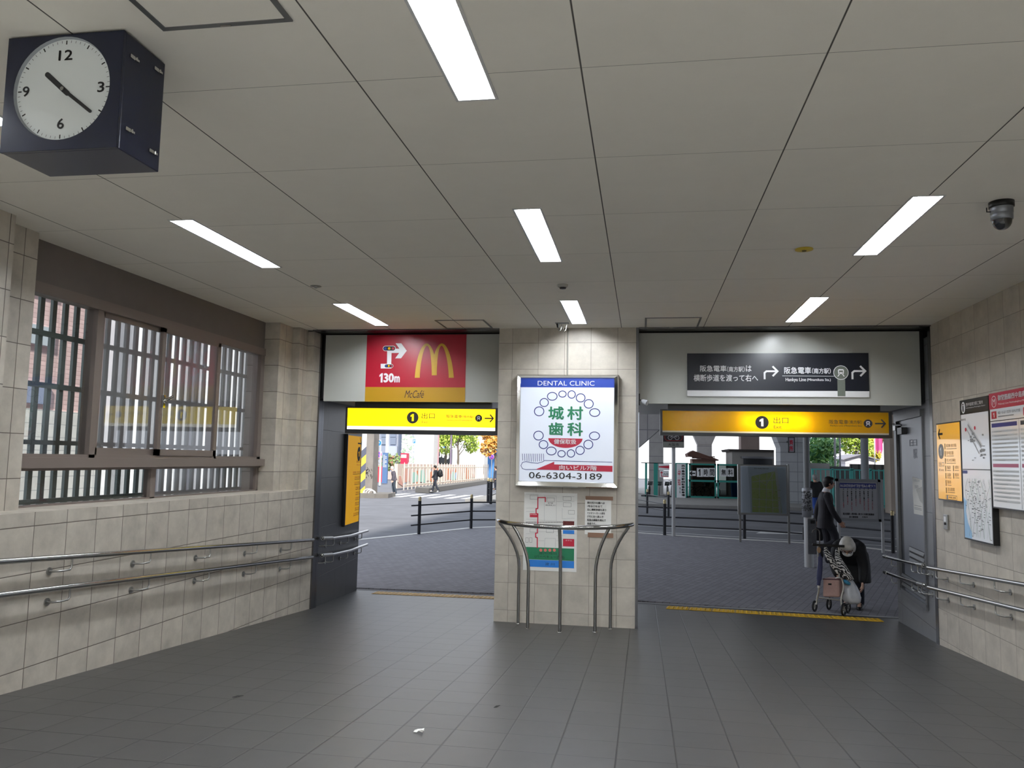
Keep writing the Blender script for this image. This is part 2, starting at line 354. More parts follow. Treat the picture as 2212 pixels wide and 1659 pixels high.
# front pier between the two exits
PX0, PX1 = -1.633, -.045
b = MB(); b.box((PX0, YP, -.3), (PX1-.03, 9.65, 3.3)); struct('wall_front', b, m_wf)
b = MB(); b.box((PX1-.03, YP-.004, -.3), (PX1, 9.0, 3.3)); struct('trim_1', b, m_dsteel)
# steel posts at the jambs
b = MB(); b.box((-4.1, 9.17, -.4), (XL+.02, 9.27, 3.3)); b.box((-4.1, 9.285, -.4), (XL+.015, 9.335, 3.3)); struct('trim_2', b, m_dsteel)
b = MB(); b.box((XR-.005, 8.95, -.3), (3.4, 9.02, 3.3)); b.box((XR+.012, 9.02, -.3), (3.4, 9.08, 3.3)); struct('trim_3', b, m_dsteel)
# dark ceiling slot above the headers
b = MB(); b.box((-4.4, 8.98, 3.285), (3.4, 9.5, 3.4)); struct('trim_4', b, m_blk)
b = MB(); b.box((XL, 8.93, 3.285), (PX0, 8.985, 3.33)); b.box((PX1, 8.93, 3.285), (XR, 8.985, 3.33)); struct('trim_5', b, m_dsteel)
# header panels over the exits
HY, HZ0, HZ1 = 9.18, 2.462, 3.272
b = MB(); b.box((-3.835, HY, HZ0), (PX0, HY+.05, HZ1)); b.box((-3.835, HY+.05, HZ0+.01), (PX0, 11.5, HZ0+.03)); struct('wall_header_left', b, m_panel)
b = MB(); b.box((PX1, HY, HZ0), (2.965, HY+.05, HZ1)); b.box((PX1, HY+.05, HZ0+.01), (2.965, 11.4, HZ0+.03)); struct('wall_header_right', b, m_panel)
b = MB(); b.box((-4.3, HY+.06, HZ0+.04), (3.4, 11.5, 3.3)); struct('wall_header_core', b, m_blk)
# flaring side walls of the exits
def skew(name, p0, p1, z0, z1, th, mt, lab=None):
    p0 = Vector((*p0, 0)); p1 = Vector((*p1, 0)); d = (p1-p0).normalized(); n = Vector((-d.y, d.x, 0))*th
    b = MB(); b.prism([p0+Vector((0, 0, z0)), p1+Vector((0, 0, z0)), p1+n+Vector((0, 0, z0)), p0+n+Vector((0, 0, z0))], (0, 0, z1-z0)); return struct(name, b, mt, lab)
BL0, BL1 = (-3.915, 9.34), (-4.16, 11.49)
skew('wall_left_exit', BL0, BL1, -.5, 3.2, .45, m_black)
GR0, GR1 = (3.012, 9.08), (3.18, 10.9)
skew('wall_right_exit', GR0, GR1, -.5, 3.2, -.35, m_greyw)
b = MB(); b.box((XR, YB, -.4), (3.4, 8.95, 3.4)); struct('wall_right', b, m_wr)
b = MB(); b.box((-4.6, YB-.15, -.3), (3.4, YB, 3.4)); struct('wall_back', b, mat('pale_bounce_wall', 'd6d3cb', .7))  # unseen end wall, kept pale so it throws light back forward
# pale edge stones along the exits
b = MB()
for (p, q) in (((-4.2, 11.55), (-1.4, 11.70)), ((-.6, 11.60), (3.45, 11.15))):
    P = Vector((*p, 0)); Q = Vector((*q, 0)); d = (Q-P).normalized(); n = Vector((-d.y, d.x, 0))
    z = lambda v: (v.x, v.y, SL*(v.y-YP)+.004)
    b.quad(z(P), z(Q), z(Q+n*.28), z(P+n*.28))
struct('trim_6', b, mat('threshold_stone', '9c9c9e', .7, noise=.08))

# ------------------------------------------------------------------ window in the left wall
b = MB()
def wbox(y0, y1, z0, z1, d0=-.03, d1=.03, mb=None): (mb or b).box((XW+d0, y0, z0), (XW+d1, y1, z1))
b.box((XW-.12, 4.8, 1.675), (XW+.10, 8.46, 1.75))            # transom sill
wbox(4.8, 8.42, 2.915, 2.995, -.06, .05); wbox(4.8, 8.42, 1.75, 1.775, -.05, .04)
for y0, y1 in ((5.60, 5.67), (8.34, 8.42), (4.8, 4.85), (7.44, 7.475)): wbox(y0, y1, 1.75, 2.95, -.06, .04)
win = struct('window_1', b, m_brown)
g_clear = glass_mat('window_glass', strength=1.5); g_wire = glass_mat('wired_glass', tint='ecf4f8', strength=1.5, diff=.28)
def sash(y0, y1, dx):
    b = MB(); w = .05
    for a in ((y0, y0+w, 1.775, 2.915), (y1-w, y1, 1.775, 2.915), (y0, y1, 1.775, 1.83), (y0, y1, 2.875, 2.915)): wbox(*a, dx-.015, dx+.015, b)
    o = part('sash', b, m_brown, win); g = MB(); g.quad((XW+dx, y0+w, 1.83), (XW+dx, y1-w, 1.83), (XW+dx, y1-w, 2.875), (XW+dx, y0+w, 2.875)); part('pane', g, g_wire, o); return o
s1 = sash(5.67, 6.56, 0.); s2 = sash(6.46, 7.45, .035)
b = MB(); b.box((XW+.05, 6.48, 2.20), (XW+.075, 6.51, 2.31)); b.cyl((XW+.06, 6.5, 2.25), (XW+.13, 6.55, 2.31), .012); b.ball((XW+.07, 6.5, 2.26), .025); part('latch', b, m_chrome, s2, 'chrome window latch')
for y0, y1, gm in ((4.85, 5.60, g_clear), (7.475, 8.34, g_wire)):
    g = MB(); g.quad((XW, y0, 1.775), (XW, y1, 1.775), (XW, y1, 2.915), (XW, y0, 2.915)); part('pane', g, gm, win)
b = MB(); wbox(4.8, 8.42, 1.655, 1.675, -.05, .05); wbox(4.8, 8.42, 1.395, 1.41, -.05, .03)
for y0, y1 in ((6.43, 6.5), (8.36, 8.42), (4.8, 4.84)): wbox(y0, y1, 1.4, 1.66, -.04, .03)
win2 = struct('window_2', b, m_brown)
for y0, y1, gm in ((4.84, 6.43, g_clear), (6.5, 8.36, g_wire)):
    g = MB(); g.quad((XW, y0, 1.41), (XW, y1, 1.41), (XW, y1, 1.655), (XW, y0, 1.655)); part('pane', g, gm, win2)
# outside security slats
m_slat = mat('slat_aluminium', '6f7a79', .5, .3)
g = thing('window_grille', (-4.5, 6.6, 1.35), 'outside grille of upright grey metal slats behind the left wall windows', 'grille')
b = MB()
for z, h in ((1.42, .035), (1.86, .035), (2.29, .04), (2.68, .04)): b.box((-4.475, 4.7, z-h/2), (-4.45, 8.9, z+h/2))
part('cross_rail', b, m_slat, g)
y = 4.78
while y < 8.9:
    b = MB(); b.box((-4.50, y-.022, 1.36), (-4.475, y+.022, 3.2)); part('slat', b, m_slat, g); y += .128

# ------------------------------------------------------------------ ground outside
def gp(x, y, dz=0.): return (x, y, zf(y)+dz)
def gpoly(pts, dz=0., mi=0, mb=None): (mb or b).add([gp(x, y, dz) for x, y in pts], [tuple(range(len(pts)))], mi)
b = MB(); b.quad(gp(-140, YE, -.12), gp(140, YE, -.12), gp(140, 150, -.12), gp(-140, 150, -.12)); b.quad((-140, -40, -.3), (140, -40, -.3), gp(140, YE, -.12), gp(-140, YE, -.12)); struct('road', b, m_asph)
KERB = [(-12, 13.0), (-6.68, 18.6), (-5.83, 20.7), (-4.9, 23.2), (-3.9, 24.4), (-2.2, 24.5), (.6, 23.1), (2.57, 22.4), (3.76, 22.1), (5.3, 21.4), (6.15, 20.2), (6.4, 18.0), (6.4, 15), (6.3, 8.)]
b = MB(); base = [(3.6, 8.), (3.5, 11.30), (-.9, 11.80), (-4.35, 11.66), (-12, 11.4)]
pts = KERB+base; b.prism([gp(x, y, -.12) for x, y in pts], (0, 0, .12)); 
struct('pavement', b, m_pave)
b = MB()
for i in range(len(KERB)-2):
    p = Vector((*KERB[i], 0)); q = Vector((*KERB[i+1], 0)); d = (q-p).normalized(); n = Vector((d.y, -d.x, 0))*-.0
    nn = Vector((-d.y, d.x, 0))
    vs = [p, q, q+nn*.2, p+nn*.2]
    b.prism([gp(v.x, v.y, -.11) for v in vs], (0, 0, .118))
struct('trim_7', b, mat('kerb_pale', 'dcdbd8', .8, noise=.1, nscale=4))
# ------------------------------------------------------------------ ceiling lamps
m_tube = mat('lamp_tube', 'ffffff', .5, emit='f4f9ff', es=LAMP_STRENGTH); m_refl = mat('lamp_reflector', 'f2f4f6', .35)
def lamp_proto():
    e = thing('ceiling_lamp', (0, 0, 0), 'x', 'lamp', 'recessed ceiling lamps')
    W2, L = LAMPW/2, LAMPL; b = MB()
    for s_ in (-1, 1): b.quad((s_*W2, 0, 0), (s_*W2, L, 0), (s_*.042, L-.05, .075), (s_*.042, .05, .075)) if s_ < 0 else b.quad((s_*W2, L, 0), (s_*W2, 0, 0), (s_*.042, .05, .075), (s_*.042, L-.05, .075))
    b.quad((W2, 0, 0), (-W2, 0, 0), (-.042, .05, .075), (.042, .05, .075)); b.quad((-W2, L, 0), (W2, L, 0), (.042, L-.05, .075), (-.042, L-.05, .075))
    b.quad((-.042, .05, .075), (-.042, L-.05, .075), (.042, L-.05, .075), (.042, .05, .075)); part('reflector', b, m_refl, e)
    b = MB(); w = .012
    for x0, x1, y0, y1 in ((-W2-w, -W2, -w, L+w), (W2, W2+w, -w, L+w), (-W2, W2, -w, 0), (-W2, W2, L, L+w)): b.box((x0, y0, -.004), (x1, y1, .004))
    part('trim_frame', b, mat('lamp_trim', 'c9cacb', .4), e)
    b = MB(); pts = [(.037*math.cos(a), .062+.037*math.sin(a)) for a in [math.pi+math.pi*k/8 for k in range(9)]]
    b.prism([(x, .06, z) for x, z in pts], (0, L-.12, 0)); part('tube', b, m_tube, e, 'glowing white tube cover')
    return e
rowname = {-2.95: 'left', -.69: 'middle', 1.56: 'right'}; dist = {-11.9: 'eighth from the exits, added unseen behind the viewer', -9.15: 'seventh from the exits, added unseen behind the viewer', -6.4: 'sixth from the exits, added unseen behind the viewer', -3.65: 'fifth from the exits, added unseen behind the viewer', -.9: 'fourth from the exits, added unseen behind the viewer', 1.87: 'third from the exits', 4.62: 'second from the exits', 7.39: 'nearest the exits'}
lp = lamp_proto(); first = True
for x, y in lamps:
    lab = 'recessed strip lamp of the %s ceiling row, %s' % (rowname[x], dist[y])
    if first: lp.location = (x, y, ZC); lp['label'] = lab; first = False
    else: dup(lp, (x, y, ZC), lab)
# ------------------------------------------------------------------ shared sign pieces
m_yel = mat('sign_yellow', 'f2b705', .25, coat=.3); m_red = mat('poster_red', 'a90d29', .35, noise=.02); m_gold = mat('poster_gold', 'b98c12', .4); m_arch = mat('arch_yellow', 'd8a92c', .4)
m_navy = mat('sign_navy', '10141f', .3); m_pw = mat('print_white', 'e9e9ea', .5); m_blue = mat('print_blue', '1f3f9e', .4); m_dblue = mat('print_navy', '27327a', .4)
m_green = mat('print_green', '1f7a54', .4); m_crim = mat('print_crimson', 'b8243f', .4); m_pgrey = mat('print_grey', '8d8f90', .5); m_lgrey = mat('print_pale_grey', 'c9cacb', .5)
m_cyan = mat('print_sky_blue', '2a7fd6', .45); m_pred = mat('print_red', 'c2233c', .5); m_paper = mat('paper', 'e4e3de', .7)
def train_icon(b, pl, u, v, r, mi_disc, mi_body, n=.003):
    b.disc(pl, u, v, r, mi=mi_disc, n=n)
    k = r*.62
    b.poly(pl, [(u-k*.62, v-k*.35), (u+k*.62, v-k*.35), (u+k*.72, v+k*.55), (u+k*.5, v+k*.85), (u-k*.5, v+k*.85), (u-k*.72, v+k*.55)], mi_body, n+.001)
    b.rect(pl, u-k*.45, v+k*.1, u+k*.45, v+k*.5, mi_disc, n+.002)
    b.disc(pl, u-k*.35, v-k*.13, k*.12, mi=mi_disc, n=n+.002, seg=10); b.disc(pl, u+k*.35, v-k*.13, k*.12, mi=mi_disc, n=n+.002, seg=10)
    b.line(pl, [(u-k*.35, v-k*.4), (u-k*.75, v-k*.95)], k*.2, mi_body, n+.001); b.line(pl, [(u+k*.35, v-k*.4), (u+k*.75, v-k*.95)], k*.2, mi_body, n+.001)
def arrow(b, pl, u, v, s, w, mi, d=1, n=.003):
    """straight arrow of length 2s, pointing to the reader's right (d=1) or left"""
    b.line(pl, [(u-d*s, v), (u+d*s*.9, v)], w, mi, n); b.line(pl, [(u+d*s*.25, v+s*.85), (u+d*s, v), (u+d*s*.25, v-s*.85)], w, mi, n+.0005)
def turn_arrow(b, pl, x0, y0, x1, y1, mi, n=.003):
    u0, v0, u1, v1 = pl.rect(x0, y0, x1, y1); w = (v1-v0); t = w*.14; vy = v0+w*.62
    b.line(pl, [(u0+t/2, v0), (u0+t/2, vy-.12*w), (u0+.14*w+t/2, vy), (u1-t*.3, vy)], t, mi, n)
    b.line(pl, [(u1-w*.36, v1), (u1, vy), (u1-w*.36, v0+w*.24)], t, mi, n+.0005)

# ------------------------------------------------------------------ burger poster on the left header
pl = planeY(HY-.004)
e = thing('poster', pl.at(*pl.px(897, 868)), 'red and gold poster with yellow arches and 130m arrow on left header', 'poster')
b = MB(); u0, v0, u1, v1 = pl.rect(790.5, 723, 1006, 868)
b.box((u0, HY-.004, v0), (u1, HY-.001, v1), 0); b.rect(pl, u0, v0, u1, pl.px(900, 836.5)[1], 1, .001); part('sheet', b, [m_red, m_gold], e)
b = MB()
# white turn arrow with two traffic lights
def zz(pts): return [(680+x/5.267, 690+y/5.267) for x, y in pts]
b.ppx(pl, zz([(750, 558), (750, 505), (822, 505), (824, 345), (918, 333), (963, 333), (920, 272), (985, 272), (1047, 356), (982, 443), (915, 443), (960, 382), (874, 382), (870, 520), (872, 558)]), 0, .0015)
for (x0, y0, x1, y1) in ((780, 306, 916, 355), (796, 512, 890, 547)):
    q = zz([(x0, y0), (x1, y1)]); U0, V0, U1, V1 = pl.rect(*q[0], *q[1]); h = (V1-V0)/2; vc = (V0+V1)/2
    for k_, (mi, g_) in enumerate(((0, h*.22), (1, 0))):
        pts = [(U0+h+(h+g_)*math.cos(a), vc+(h+g_)*math.sin(a)) for a in [math.pi/2+math.pi*i/8 for i in range(9)]]+[(U1-h+(h+g_)*math.cos(a), vc+(h+g_)*math.sin(a)) for a in [-math.pi/2+math.pi*i/8 for i in range(9)]]
        b.poly(pl, pts, mi, .002+.0008*k_)
    for i, mi in enumerate((2, 3, 4)): b.disc(pl, U0+h+(U1-U0-2*h)*i/2, vc, h*.62, mi=mi, n=.004, seg=14)
q = zz([(735, 612), (902, 718)]); U_ = pl.rect(*q[0], *q[1]); w_ = U_[2]-U_[0]; b.one(pl, U_[0], U_[1], U_[0]+w_*.23, U_[3], 0, .002); b.text(pl, '30', U_[0]+w_*.29, U_[1], U_[2], U_[3], 0, .002, .05); q = zz([(905, 645), (968, 718)]); b.tpx(pl, 'm', *q[0], *q[1], mi=0, n=.002, bold=.05)
# the two arches
def arch(x0, x1, xt0, xt1, ytop, yb_o, yb_i, yb2_o):
    pass
def bez(p, q, r_, s_, k=14): return [tuple((1-t)**3*p[i]+3*t*(1-t)**2*q[i]+3*t*t*(1-t)*r_[i]+t**3*s_[i] for i in (0, 1)) for t in [j/k for j in range(k+1)]]
for sgn, gr in ((1, 0), (-1, 0)):
    cx = 1360; X = lambda x: cx+sgn*(x-cx)
    out = bez((1138, 664), (1150, 480), (1200, 275), (1275, 273)); out += bez((1275, 273), (1312, 275), (1345, 340), (1362, 408))
    inn = bez((1195, 664), (1200, 470), (1245, 302), (1277, 300)); inn += bez((1277, 300), (1315, 305), (1330, 470), (1332, 636))
    n_ = len(out); vs = [pl.at(*pl.px(680+X(x)/5.267, 690+y/5.267), .002) for x, y in out+inn]
    b.add(vs, [((i, n_+i, n_+i+1, i+1) if sgn > 0 else (i, i+1, n_+i+1, n_+i)) for i in range(n_-1)], 5)
b.ppx(pl, zz([(1362, 408), (1332, 636), (1388, 636)]), 5, .0022)
q = zz([(1022, 808), (1245, 893)]); b.tpx(pl, 'McCafé', *q[0], *q[1], mi=6, n=.003, shear=.35)
part('lettering', b, [m_pw, m_ink, m_blue, m_yel, m_crim, m_arch, mat('print_brown', '3a1f1c', .5)], e)

# ------------------------------------------------------------------ lit exit signs hung under the headers
m_ylit = mat('lit_sign_yellow', 'ffe600', .3, emit='ffdc00', es=.95); m_wlit = mat('lit_sign_white', 'ffffff', .3, emit='fffbe0', es=1.2)
def translucent(name, col, mixd=.35):
    M = bpy.data.materials.new(name); M.use_nodes = True; nt = M.node_tree; N = nt.nodes; L = nt.links; N.remove(N['Principled BSDF']); o = N['Material Output']
    t = N.new('ShaderNodeBsdfTranslucent'); t.inputs[0].default_value = (*lin(col), 1); d = N.new('ShaderNodeBsdfDiffuse'); d.inputs[0].default_value = (*lin(col), 1)
    g = N.new('ShaderNodeBsdfGlossy'); g.inputs['Roughness'].default_value = .12
    m1 = N.new('ShaderNodeMixShader'); m1.inputs[0].default_value = mixd; L.new(t.outputs[0], m1.inputs[1]); L.new(d.outputs[0], m1.inputs[2])
    m2 = N.new('ShaderNodeMixShader'); m2.inputs[0].default_value = .04; L.new(m1.outputs[0], m2.inputs[1]); L.new(g.outputs[0], m2.inputs[2]); L.new(m2.outputs[0], o.inputs[0]); MATS[name] = M; return M
m_ytr = translucent('acrylic_yellow', 'ffc400'); m_wtr = translucent('acrylic_white', 'fff6dc')
m_signtube = mat('sign_tube', 'ffffff', .5, emit='fff8e8', es=15.)
SY = 9.27
def exit_sign(box, face, wstrip, one, exit_, exi, jp, jp2, en, ic, icr, ar, label, lit, mount):
    pl = planeY(SY); U0, V0, U1, V1 = pl.rect(*box)
    e = thing('exit_sign', ((U0+U1)/2, SY+.08, V0), label, 'sign')
    fu0, fv0, fu1, fv1 = pl.rect(*face); wz = pl.px((face[0]+face[2])/2, wstrip)[1]
    b = MB(); D = .16
    b.box((U0, SY, V0), (fu0, SY+D, V1)); b.box((fu1, SY, V0), (U1, SY+D, V1)); b.box((fu0, SY, fv1), (fu1, SY+D, V1)); b.box((fu0, SY+D-.01, V0), (fu1, SY+D, V1)); b.box((fu0, SY, V0), (fu1, SY+D, fv0))
    part('housing', b, m_blk, e)
    b = MB(); mu = pl.rect(*mount); b.box((mu[0], SY+.03, V1), (mu[2], SY+.13, HZ0+.012)); part('mount', b, m_blk, e)
    b = MB(); b.quad((fu0, SY+.006, wz), (fu1, SY+.006, wz), (fu1, SY+.006, fv1), (fu0, SY+.006, fv1)); b.quad((fu0, SY+.006, fv0), (fu1, SY+.006, fv0), (fu1, SY+.006, wz), (fu0, SY+.006, wz), 1)
    part('face', b, [m_ylit, m_wlit] if lit else [m_ytr, m_wtr], e)
    if not lit:
        c = (fu0+fu1)/2+.02
        b = MB(); b.cyl((c-.36, SY+.085, (wz+fv1)/2), (c+.36, SY+.085, (wz+fv1)/2), .014); part('tube', b, m_signtube, e, 'glowing tube behind the middle of the face')
        b = MB(); b.box((fu0, SY+D-.022, V0+.008), (fu1, SY+D-.012, fv1)); part('liner', b, m_refl, e)
    g = MB(); pq = Plane((0, SY+.006, 0), (1, 0, 0), (0, -1, 0))
    x, y, rr = one; u, v = pq.px(x, y); r = pq.px(x+rr, y)[0]-u; g.disc(pq, u, v, r, mi=0, n=.002, seg=36)
    g.one(pq, u-r*.36, v-r*.6, u+r*.2, v+r*.6, 1, .004)
    for t, q in (('出口', exit_), ('Exit', exi), (jp[0], jp[1]), (jp2[0], jp2[1]), ('Hankyu Line (Minamikata Sta.)', en)): g.tpx(pq, t, *q, mi=0, n=.002)
    u, v = pq.px(*ic); r = pq.px(ic[0]+icr, ic[1])[0]-u; train_icon(g, pq, u, v, r, 0, 2, .002)
    u0, v0, u1, v1 = pq.rect(*ar); arrow(g, pq, (u0+u1)/2, (v0+v1)/2, (u1-u0)/2, .014, 0, 1, .002)
    part('lettering', g, [m_ink, m_ylit if lit else m_wlit, m_pw], e)
    return e
exit_sign((746, 880, 1076, 938), (750, 882.5, 1070, 929), 922, (891.5, 902, 12.5), (911, 892, 939, 904.5), (911.5, 908.5, 924.5, 914.5), ('阪急電車', (964, 896, 998, 903.5)), ('（南方駅）', (999, 897.5, 1024, 903.5)), (965, 906, 1023, 910), (1034, 903.5), 7.5, (1047, 896, 1065.5, 911.5),
          'bright yellow lit exit sign hanging under the red poster in the left opening', True, (765, 870, 1059, 880))
exit_sign((1426, 886, 1927, 943), (1431, 889, 1920, 936.5), 933, (1646, 912.5, 14.5), (1671, 901, 1703, 915), (1671.5, 919, 1688, 925.5), ('阪急電車', (1791, 907, 1832, 916)), ('（南方駅）', (1833, 908, 1862, 916)), (1793, 918, 1862, 922), (1875, 915), 9.5, (1890, 906, 1912, 924),
          'amber exit sign brightest at its middle, under the dark railway sign at right', False, (1443, 875, 1903, 887))

# ------------------------------------------------------------------ dark railway direction sign on the right header
pl = planeY(HY-.02)
e = thing('direction_sign', pl.at(*pl.px(1680, 857)), 'dark navy railway direction sign with white writing on right header', 'sign')
u0, v0, u1, v1 = pl.rect(1484.5, 763, 1877, 857); b = MB(); b.box((u0, HY-.02, v0), (u1, HY-.001, v1)); vb = pl.px(1680, 844)[1]; b.rect(pl, u0, vb, u1, v1, 1, .001); part('panel', b, [m_pw, m_navy], e)
def z1(x, y): return (1370+x/3.403, 690+y/3.403)
def zr(x0, y0, x1, y1): return (*z1(x0, y0), *z1(x1, y1))
b = MB()
for t, q in (('阪急電車', (484, 338, 678, 384)), ('（南方駅）', (682, 346, 812, 386)), ('は', (820, 338, 862, 384)), ('横断歩道を渡って右へ', (437, 405, 910, 456)), ('阪急電車', (1102, 350, 1300, 400)), ('（南方駅）', (1306, 358, 1444, 400)), ('Hankyu Line', (1112, 430, 1262, 462)), ('(Minamikata Sta.)', (1270, 434, 1444, 458))):
    b.tpx(pl, t, *zr(*q), mi=0, n=.003, bold=.012)
turn_arrow(b, pl, *zr(951, 345, 1053, 440), 0); turn_arrow(b, pl, *zr(1596, 343, 1698, 440), 0)
b.lpx(pl, [z1(1088, 415), z1(1470, 418)], .006, 2, .003)
b.rpx(pl, *zr(1494, 440, 1551, 565), mi=3, n=.002)
u, v = pl.px(*z1(1519, 391)); r = pl.px(*z1(1575, 391))[0]-u; b.disc(pl, u, v, r, mi=0, n=.003); train_icon(b, pl, u, v, r*.92, 3, 0, .004)
part('lettering', b, [m_pw, m_navy, m_lgrey, mat('sign_sage', '6c7369', .5)], e)

# ------------------------------------------------------------------ dental light box on the front pier
pf = planeY(8.845)
e = thing('light_box', pf.at(*pf.px(1225, 1053)), 'chrome framed white dental advert box on the stone pier', 'sign')
o_ = pf.rect(1113.5, 809, 1336, 1053); i_ = pf.rect(1123, 817, 1325.5, 1041)
b = MB(); D0, D1, FB = 8.845, 8.86, 8.955
# mitred polished frame, outer bevel
ring = lambda r_, y: [Vector((r_[0], y, r_[1])), Vector((r_[2], y, r_[1])), Vector((r_[2], y, r_[3])), Vector((r_[0], y, r_[3]))]
w = .012; A = ring(o_, 8.87); B = ring((o_[0]+w, o_[1]+w, o_[2]-w, o_[3]-w), D0); Cc = ring((i_[0]-.006, i_[1]-.006, i_[2]+.006, i_[3]+.006), D0+.004); Dd = ring(i_, D1); Z = ring(o_, FB)
for P, Q in ((Z, A), (A, B), (B, Cc), (Cc, Dd)):
    for k in range(4): b.quad(P[k], P[(k+1) % 4], Q[(k+1) % 4], Q[k])
part('frame', b, m_chrome, e)
pd = planeY(D1); b = MB(); b.rect(pd, *i_, 0, 0.); part('face', b, [mat('lightbox_white', 'dde3ee', .22, emit='dfe6f4', es=.22, coat=.5)], e)
def z2(x, y): return (1050+x/4.483, 690+y/4.483)
def zq(x0, y0, x1, y1): return (*z2(x0, y0), *z2(x1, y1))
b = MB(); u0, v0, u1, v1 = i_
b.rect(pd, u0, pd.px(*z2(780, 658))[1], u1, v1, 0, .001); b.tpx(pd, 'DENTAL CLINIC', *zq(500, 596, 1050, 641), mi=1, n=.002)
for x, y, rx, ry in ((514, 890, 50, 47), (563, 805, 45, 43), (641, 745, 51, 42), (740, 723, 40, 34), (829, 727, 40, 40), (916, 760, 47, 44), (994, 818, 48, 46), (1052, 902, 53, 42), (508, 1125, 50, 47), (556, 1212, 46, 43), (632, 1274, 51, 42), (731, 1301, 40, 35), (822, 1298, 40, 40), (910, 1268, 45, 44), (990, 1211, 48, 46), (1050, 1128, 53, 42)):
    u, v = pd.px(*z2(x, y)); k = pd.px(*z2(x+100, y))[0]-u; b.ring(pd, u, v, rx*k/100, ry*k/100, .0095, 2, .002, 30)
for t, q in (('城', (602, 842, 755, 972)), ('村', (785, 842, 940, 974)), ('歯', (604, 997, 752, 1124)), ('科', (785, 997, 938, 1130))): b.tpx(pd, t, *zq(*q), mi=3, n=.002, bold=.028)
u, v = pd.px(*z2(768, 1152)); k = pd.px(*z2(868, 1152))[0]-u
b.poly(pd, [(u+1.66*k*math.cos(a), v-.92*k*abs(math.sin(a))) for a in [math.pi*i/20 for i in range(21)]], 4, .002); b.tpx(pd, '健保取扱', *zq(658, 1160, 874, 1208), mi=1, n=.003, bold=.015)
for i in range(11): x = 354+i*20.3; b.lpx(pd, [z2(x-1, 1300), z2(x+2, 1366+12*math.sin(i*.3))], .0055, 2, .002)
br = [(1222, 1383), (570, 1366), (545, 1380), (500, 1392), (440, 1388), (385, 1376), (352, 1386), (338, 1415), (352, 1445), (385, 1454), (480, 1452), (1222, 1470)]
b.lpx(pd, [z2(*q) for q in br], .006, 2, .002)
b.ppx(pd, [z2(*q) for q in ((480, 1452), (660, 1378), (660, 1404), (1224, 1418), (1224, 1476))], 4, .0025)
b.tpx(pd, '向いビル7階', *zq(708, 1415, 1072, 1460), mi=1, n=.003, bold=.015)
b.tpx(pd, '06-6304-3189', *zq(415, 1484, 1122, 1546), mi=5, n=.002, bold=.008)
part('lettering', b, [m_blue, m_pw, m_dblue, m_green, m_crim, m_ink], e)

# ------------------------------------------------------------------ papers taped to the pier
pp = planeY(YP-.003)
e = thing('map_poster', pp.at(*pp.px(1189, 1235)), 'white route map poster with green and blue bands, behind the curved guard rail', 'poster')
def z3(x, y): return (1050+x/4.609, 1040+y/4.609)
def zt(x0, y0, x1, y1): return (*z3(x0, y0), *z3(x1, y1))
b = MB(); u0, v0, u1, v1 = pp.rect(*zt(374, 113, 904, 892)); b.box((u0, YP-.003, v0), (u1, YP-.001, v1)); part('sheet', b, m_paper, e)
b = MB()
b.rpx(pp, *zt(397, 660, 876, 782), mi=0); b.rpx(pp, *zt(415, 785, 876, 856), mi=1)
b.lpx(pp, [z3(*q) for q in ((590, 205), (590, 160), (516, 160), (514, 270), (498, 272), (498, 318), (516, 322), (512, 512), (494, 515), (494, 555), (510, 560), (510, 662))], .012, 2, .0015)
for q in ((436, 318, 512, 356), (766, 572, 878, 646)): b.rpx(pp, *zt(*q), mi=2, n=.0018)
b.rpx(pp, *zt(766, 395, 878, 440), mi=3, n=.0018); b.rpx(pp, *zt(766, 485, 878, 522), mi=1, n=.0018)
for i in range(4): u, v = pp.px(*z3(545+45*i, 684)); b.disc(pp, u, v, .017, mi=4, n=.002, seg=14)
for t, q in (('淀川河川', (525, 702, 700, 728)), ('(バーベキュー広場)', (485, 735, 780, 770)), ('淀 川', (588, 808, 680, 836)), ('地下鉄', (615, 208, 665, 224)), ('南改札口', (592, 230, 688, 244)), ('淀川区役所', (440, 322, 505, 334))):
    b.tpx(pp, t, *zt(*q), mi=5 if 't' != t[0] and q[1] > 600 or q[1] < 260 else 6, n=.0022)
b.tpx(pp, 'ホテル', *zt(790, 582, 856, 594), mi=6, n=.0025)
for q in ((438, 135, 512, 178), (604, 163, 680, 202), (766, 152, 846, 190), (768, 212, 846, 252), (820, 288, 880, 325), (436, 470, 500, 505), (600, 470, 672, 510), (395, 560, 420, 606), (432, 560, 458, 606)):
    U = pp.rect(*zt(*q)); b.line(pp, [(U[0], U[1]), (U[2], U[1]), (U[2], U[3]), (U[0], U[3]), (U[0], U[1])], .002, 5, .0015)
for pts in (((397, 125), (520, 128), (520, 265), (397, 265)), ((580, 140), (580, 395)), ((700, 145), (700, 395)), ((580, 145), (700, 145)), ((758, 265), (758, 372), (880, 366)), ((397, 300), (480, 300)), ((397, 375), (760, 400)), ((580, 655), (588, 565), (690, 568), (690, 655)), ((758, 150), (880, 150)), ((700, 200), (880, 200)), ((397, 520), (490, 520)), ((520, 500), (760, 500)), ((520, 590), (580, 590)), ((700, 590), (760, 590)), ((700, 540), (790, 540))):
    b.lpx(pp, [z3(*q) for q in pts], .0018, 7, .0013)
for i in range(24): q = z3(397+15.5*i, 406); b.rpx(pp, q[0], q[1]-.9, q[0]+2, q[1]+.9, mi=5, n=.0014)
part('print', b, [m_green, m_cyan, m_pred, mat('print_maroon', '5e1e1c', .5), mat('print_salmon', 'd9766c', .5), m_ink, m_pw, m_pgrey], e)
e = thing('paper_notice', pp.at(*pp.px(1289, 1160)), 'small white paper notice held by brown tape, right of the route map', 'notice')
b = MB(); u0, v0, u1, v1 = pp.rect(*zt(984, 175, 1245, 528)); b.box((u0, YP-.003, v0), (u1, YP, v1)); part('sheet', b, m_paper, e)
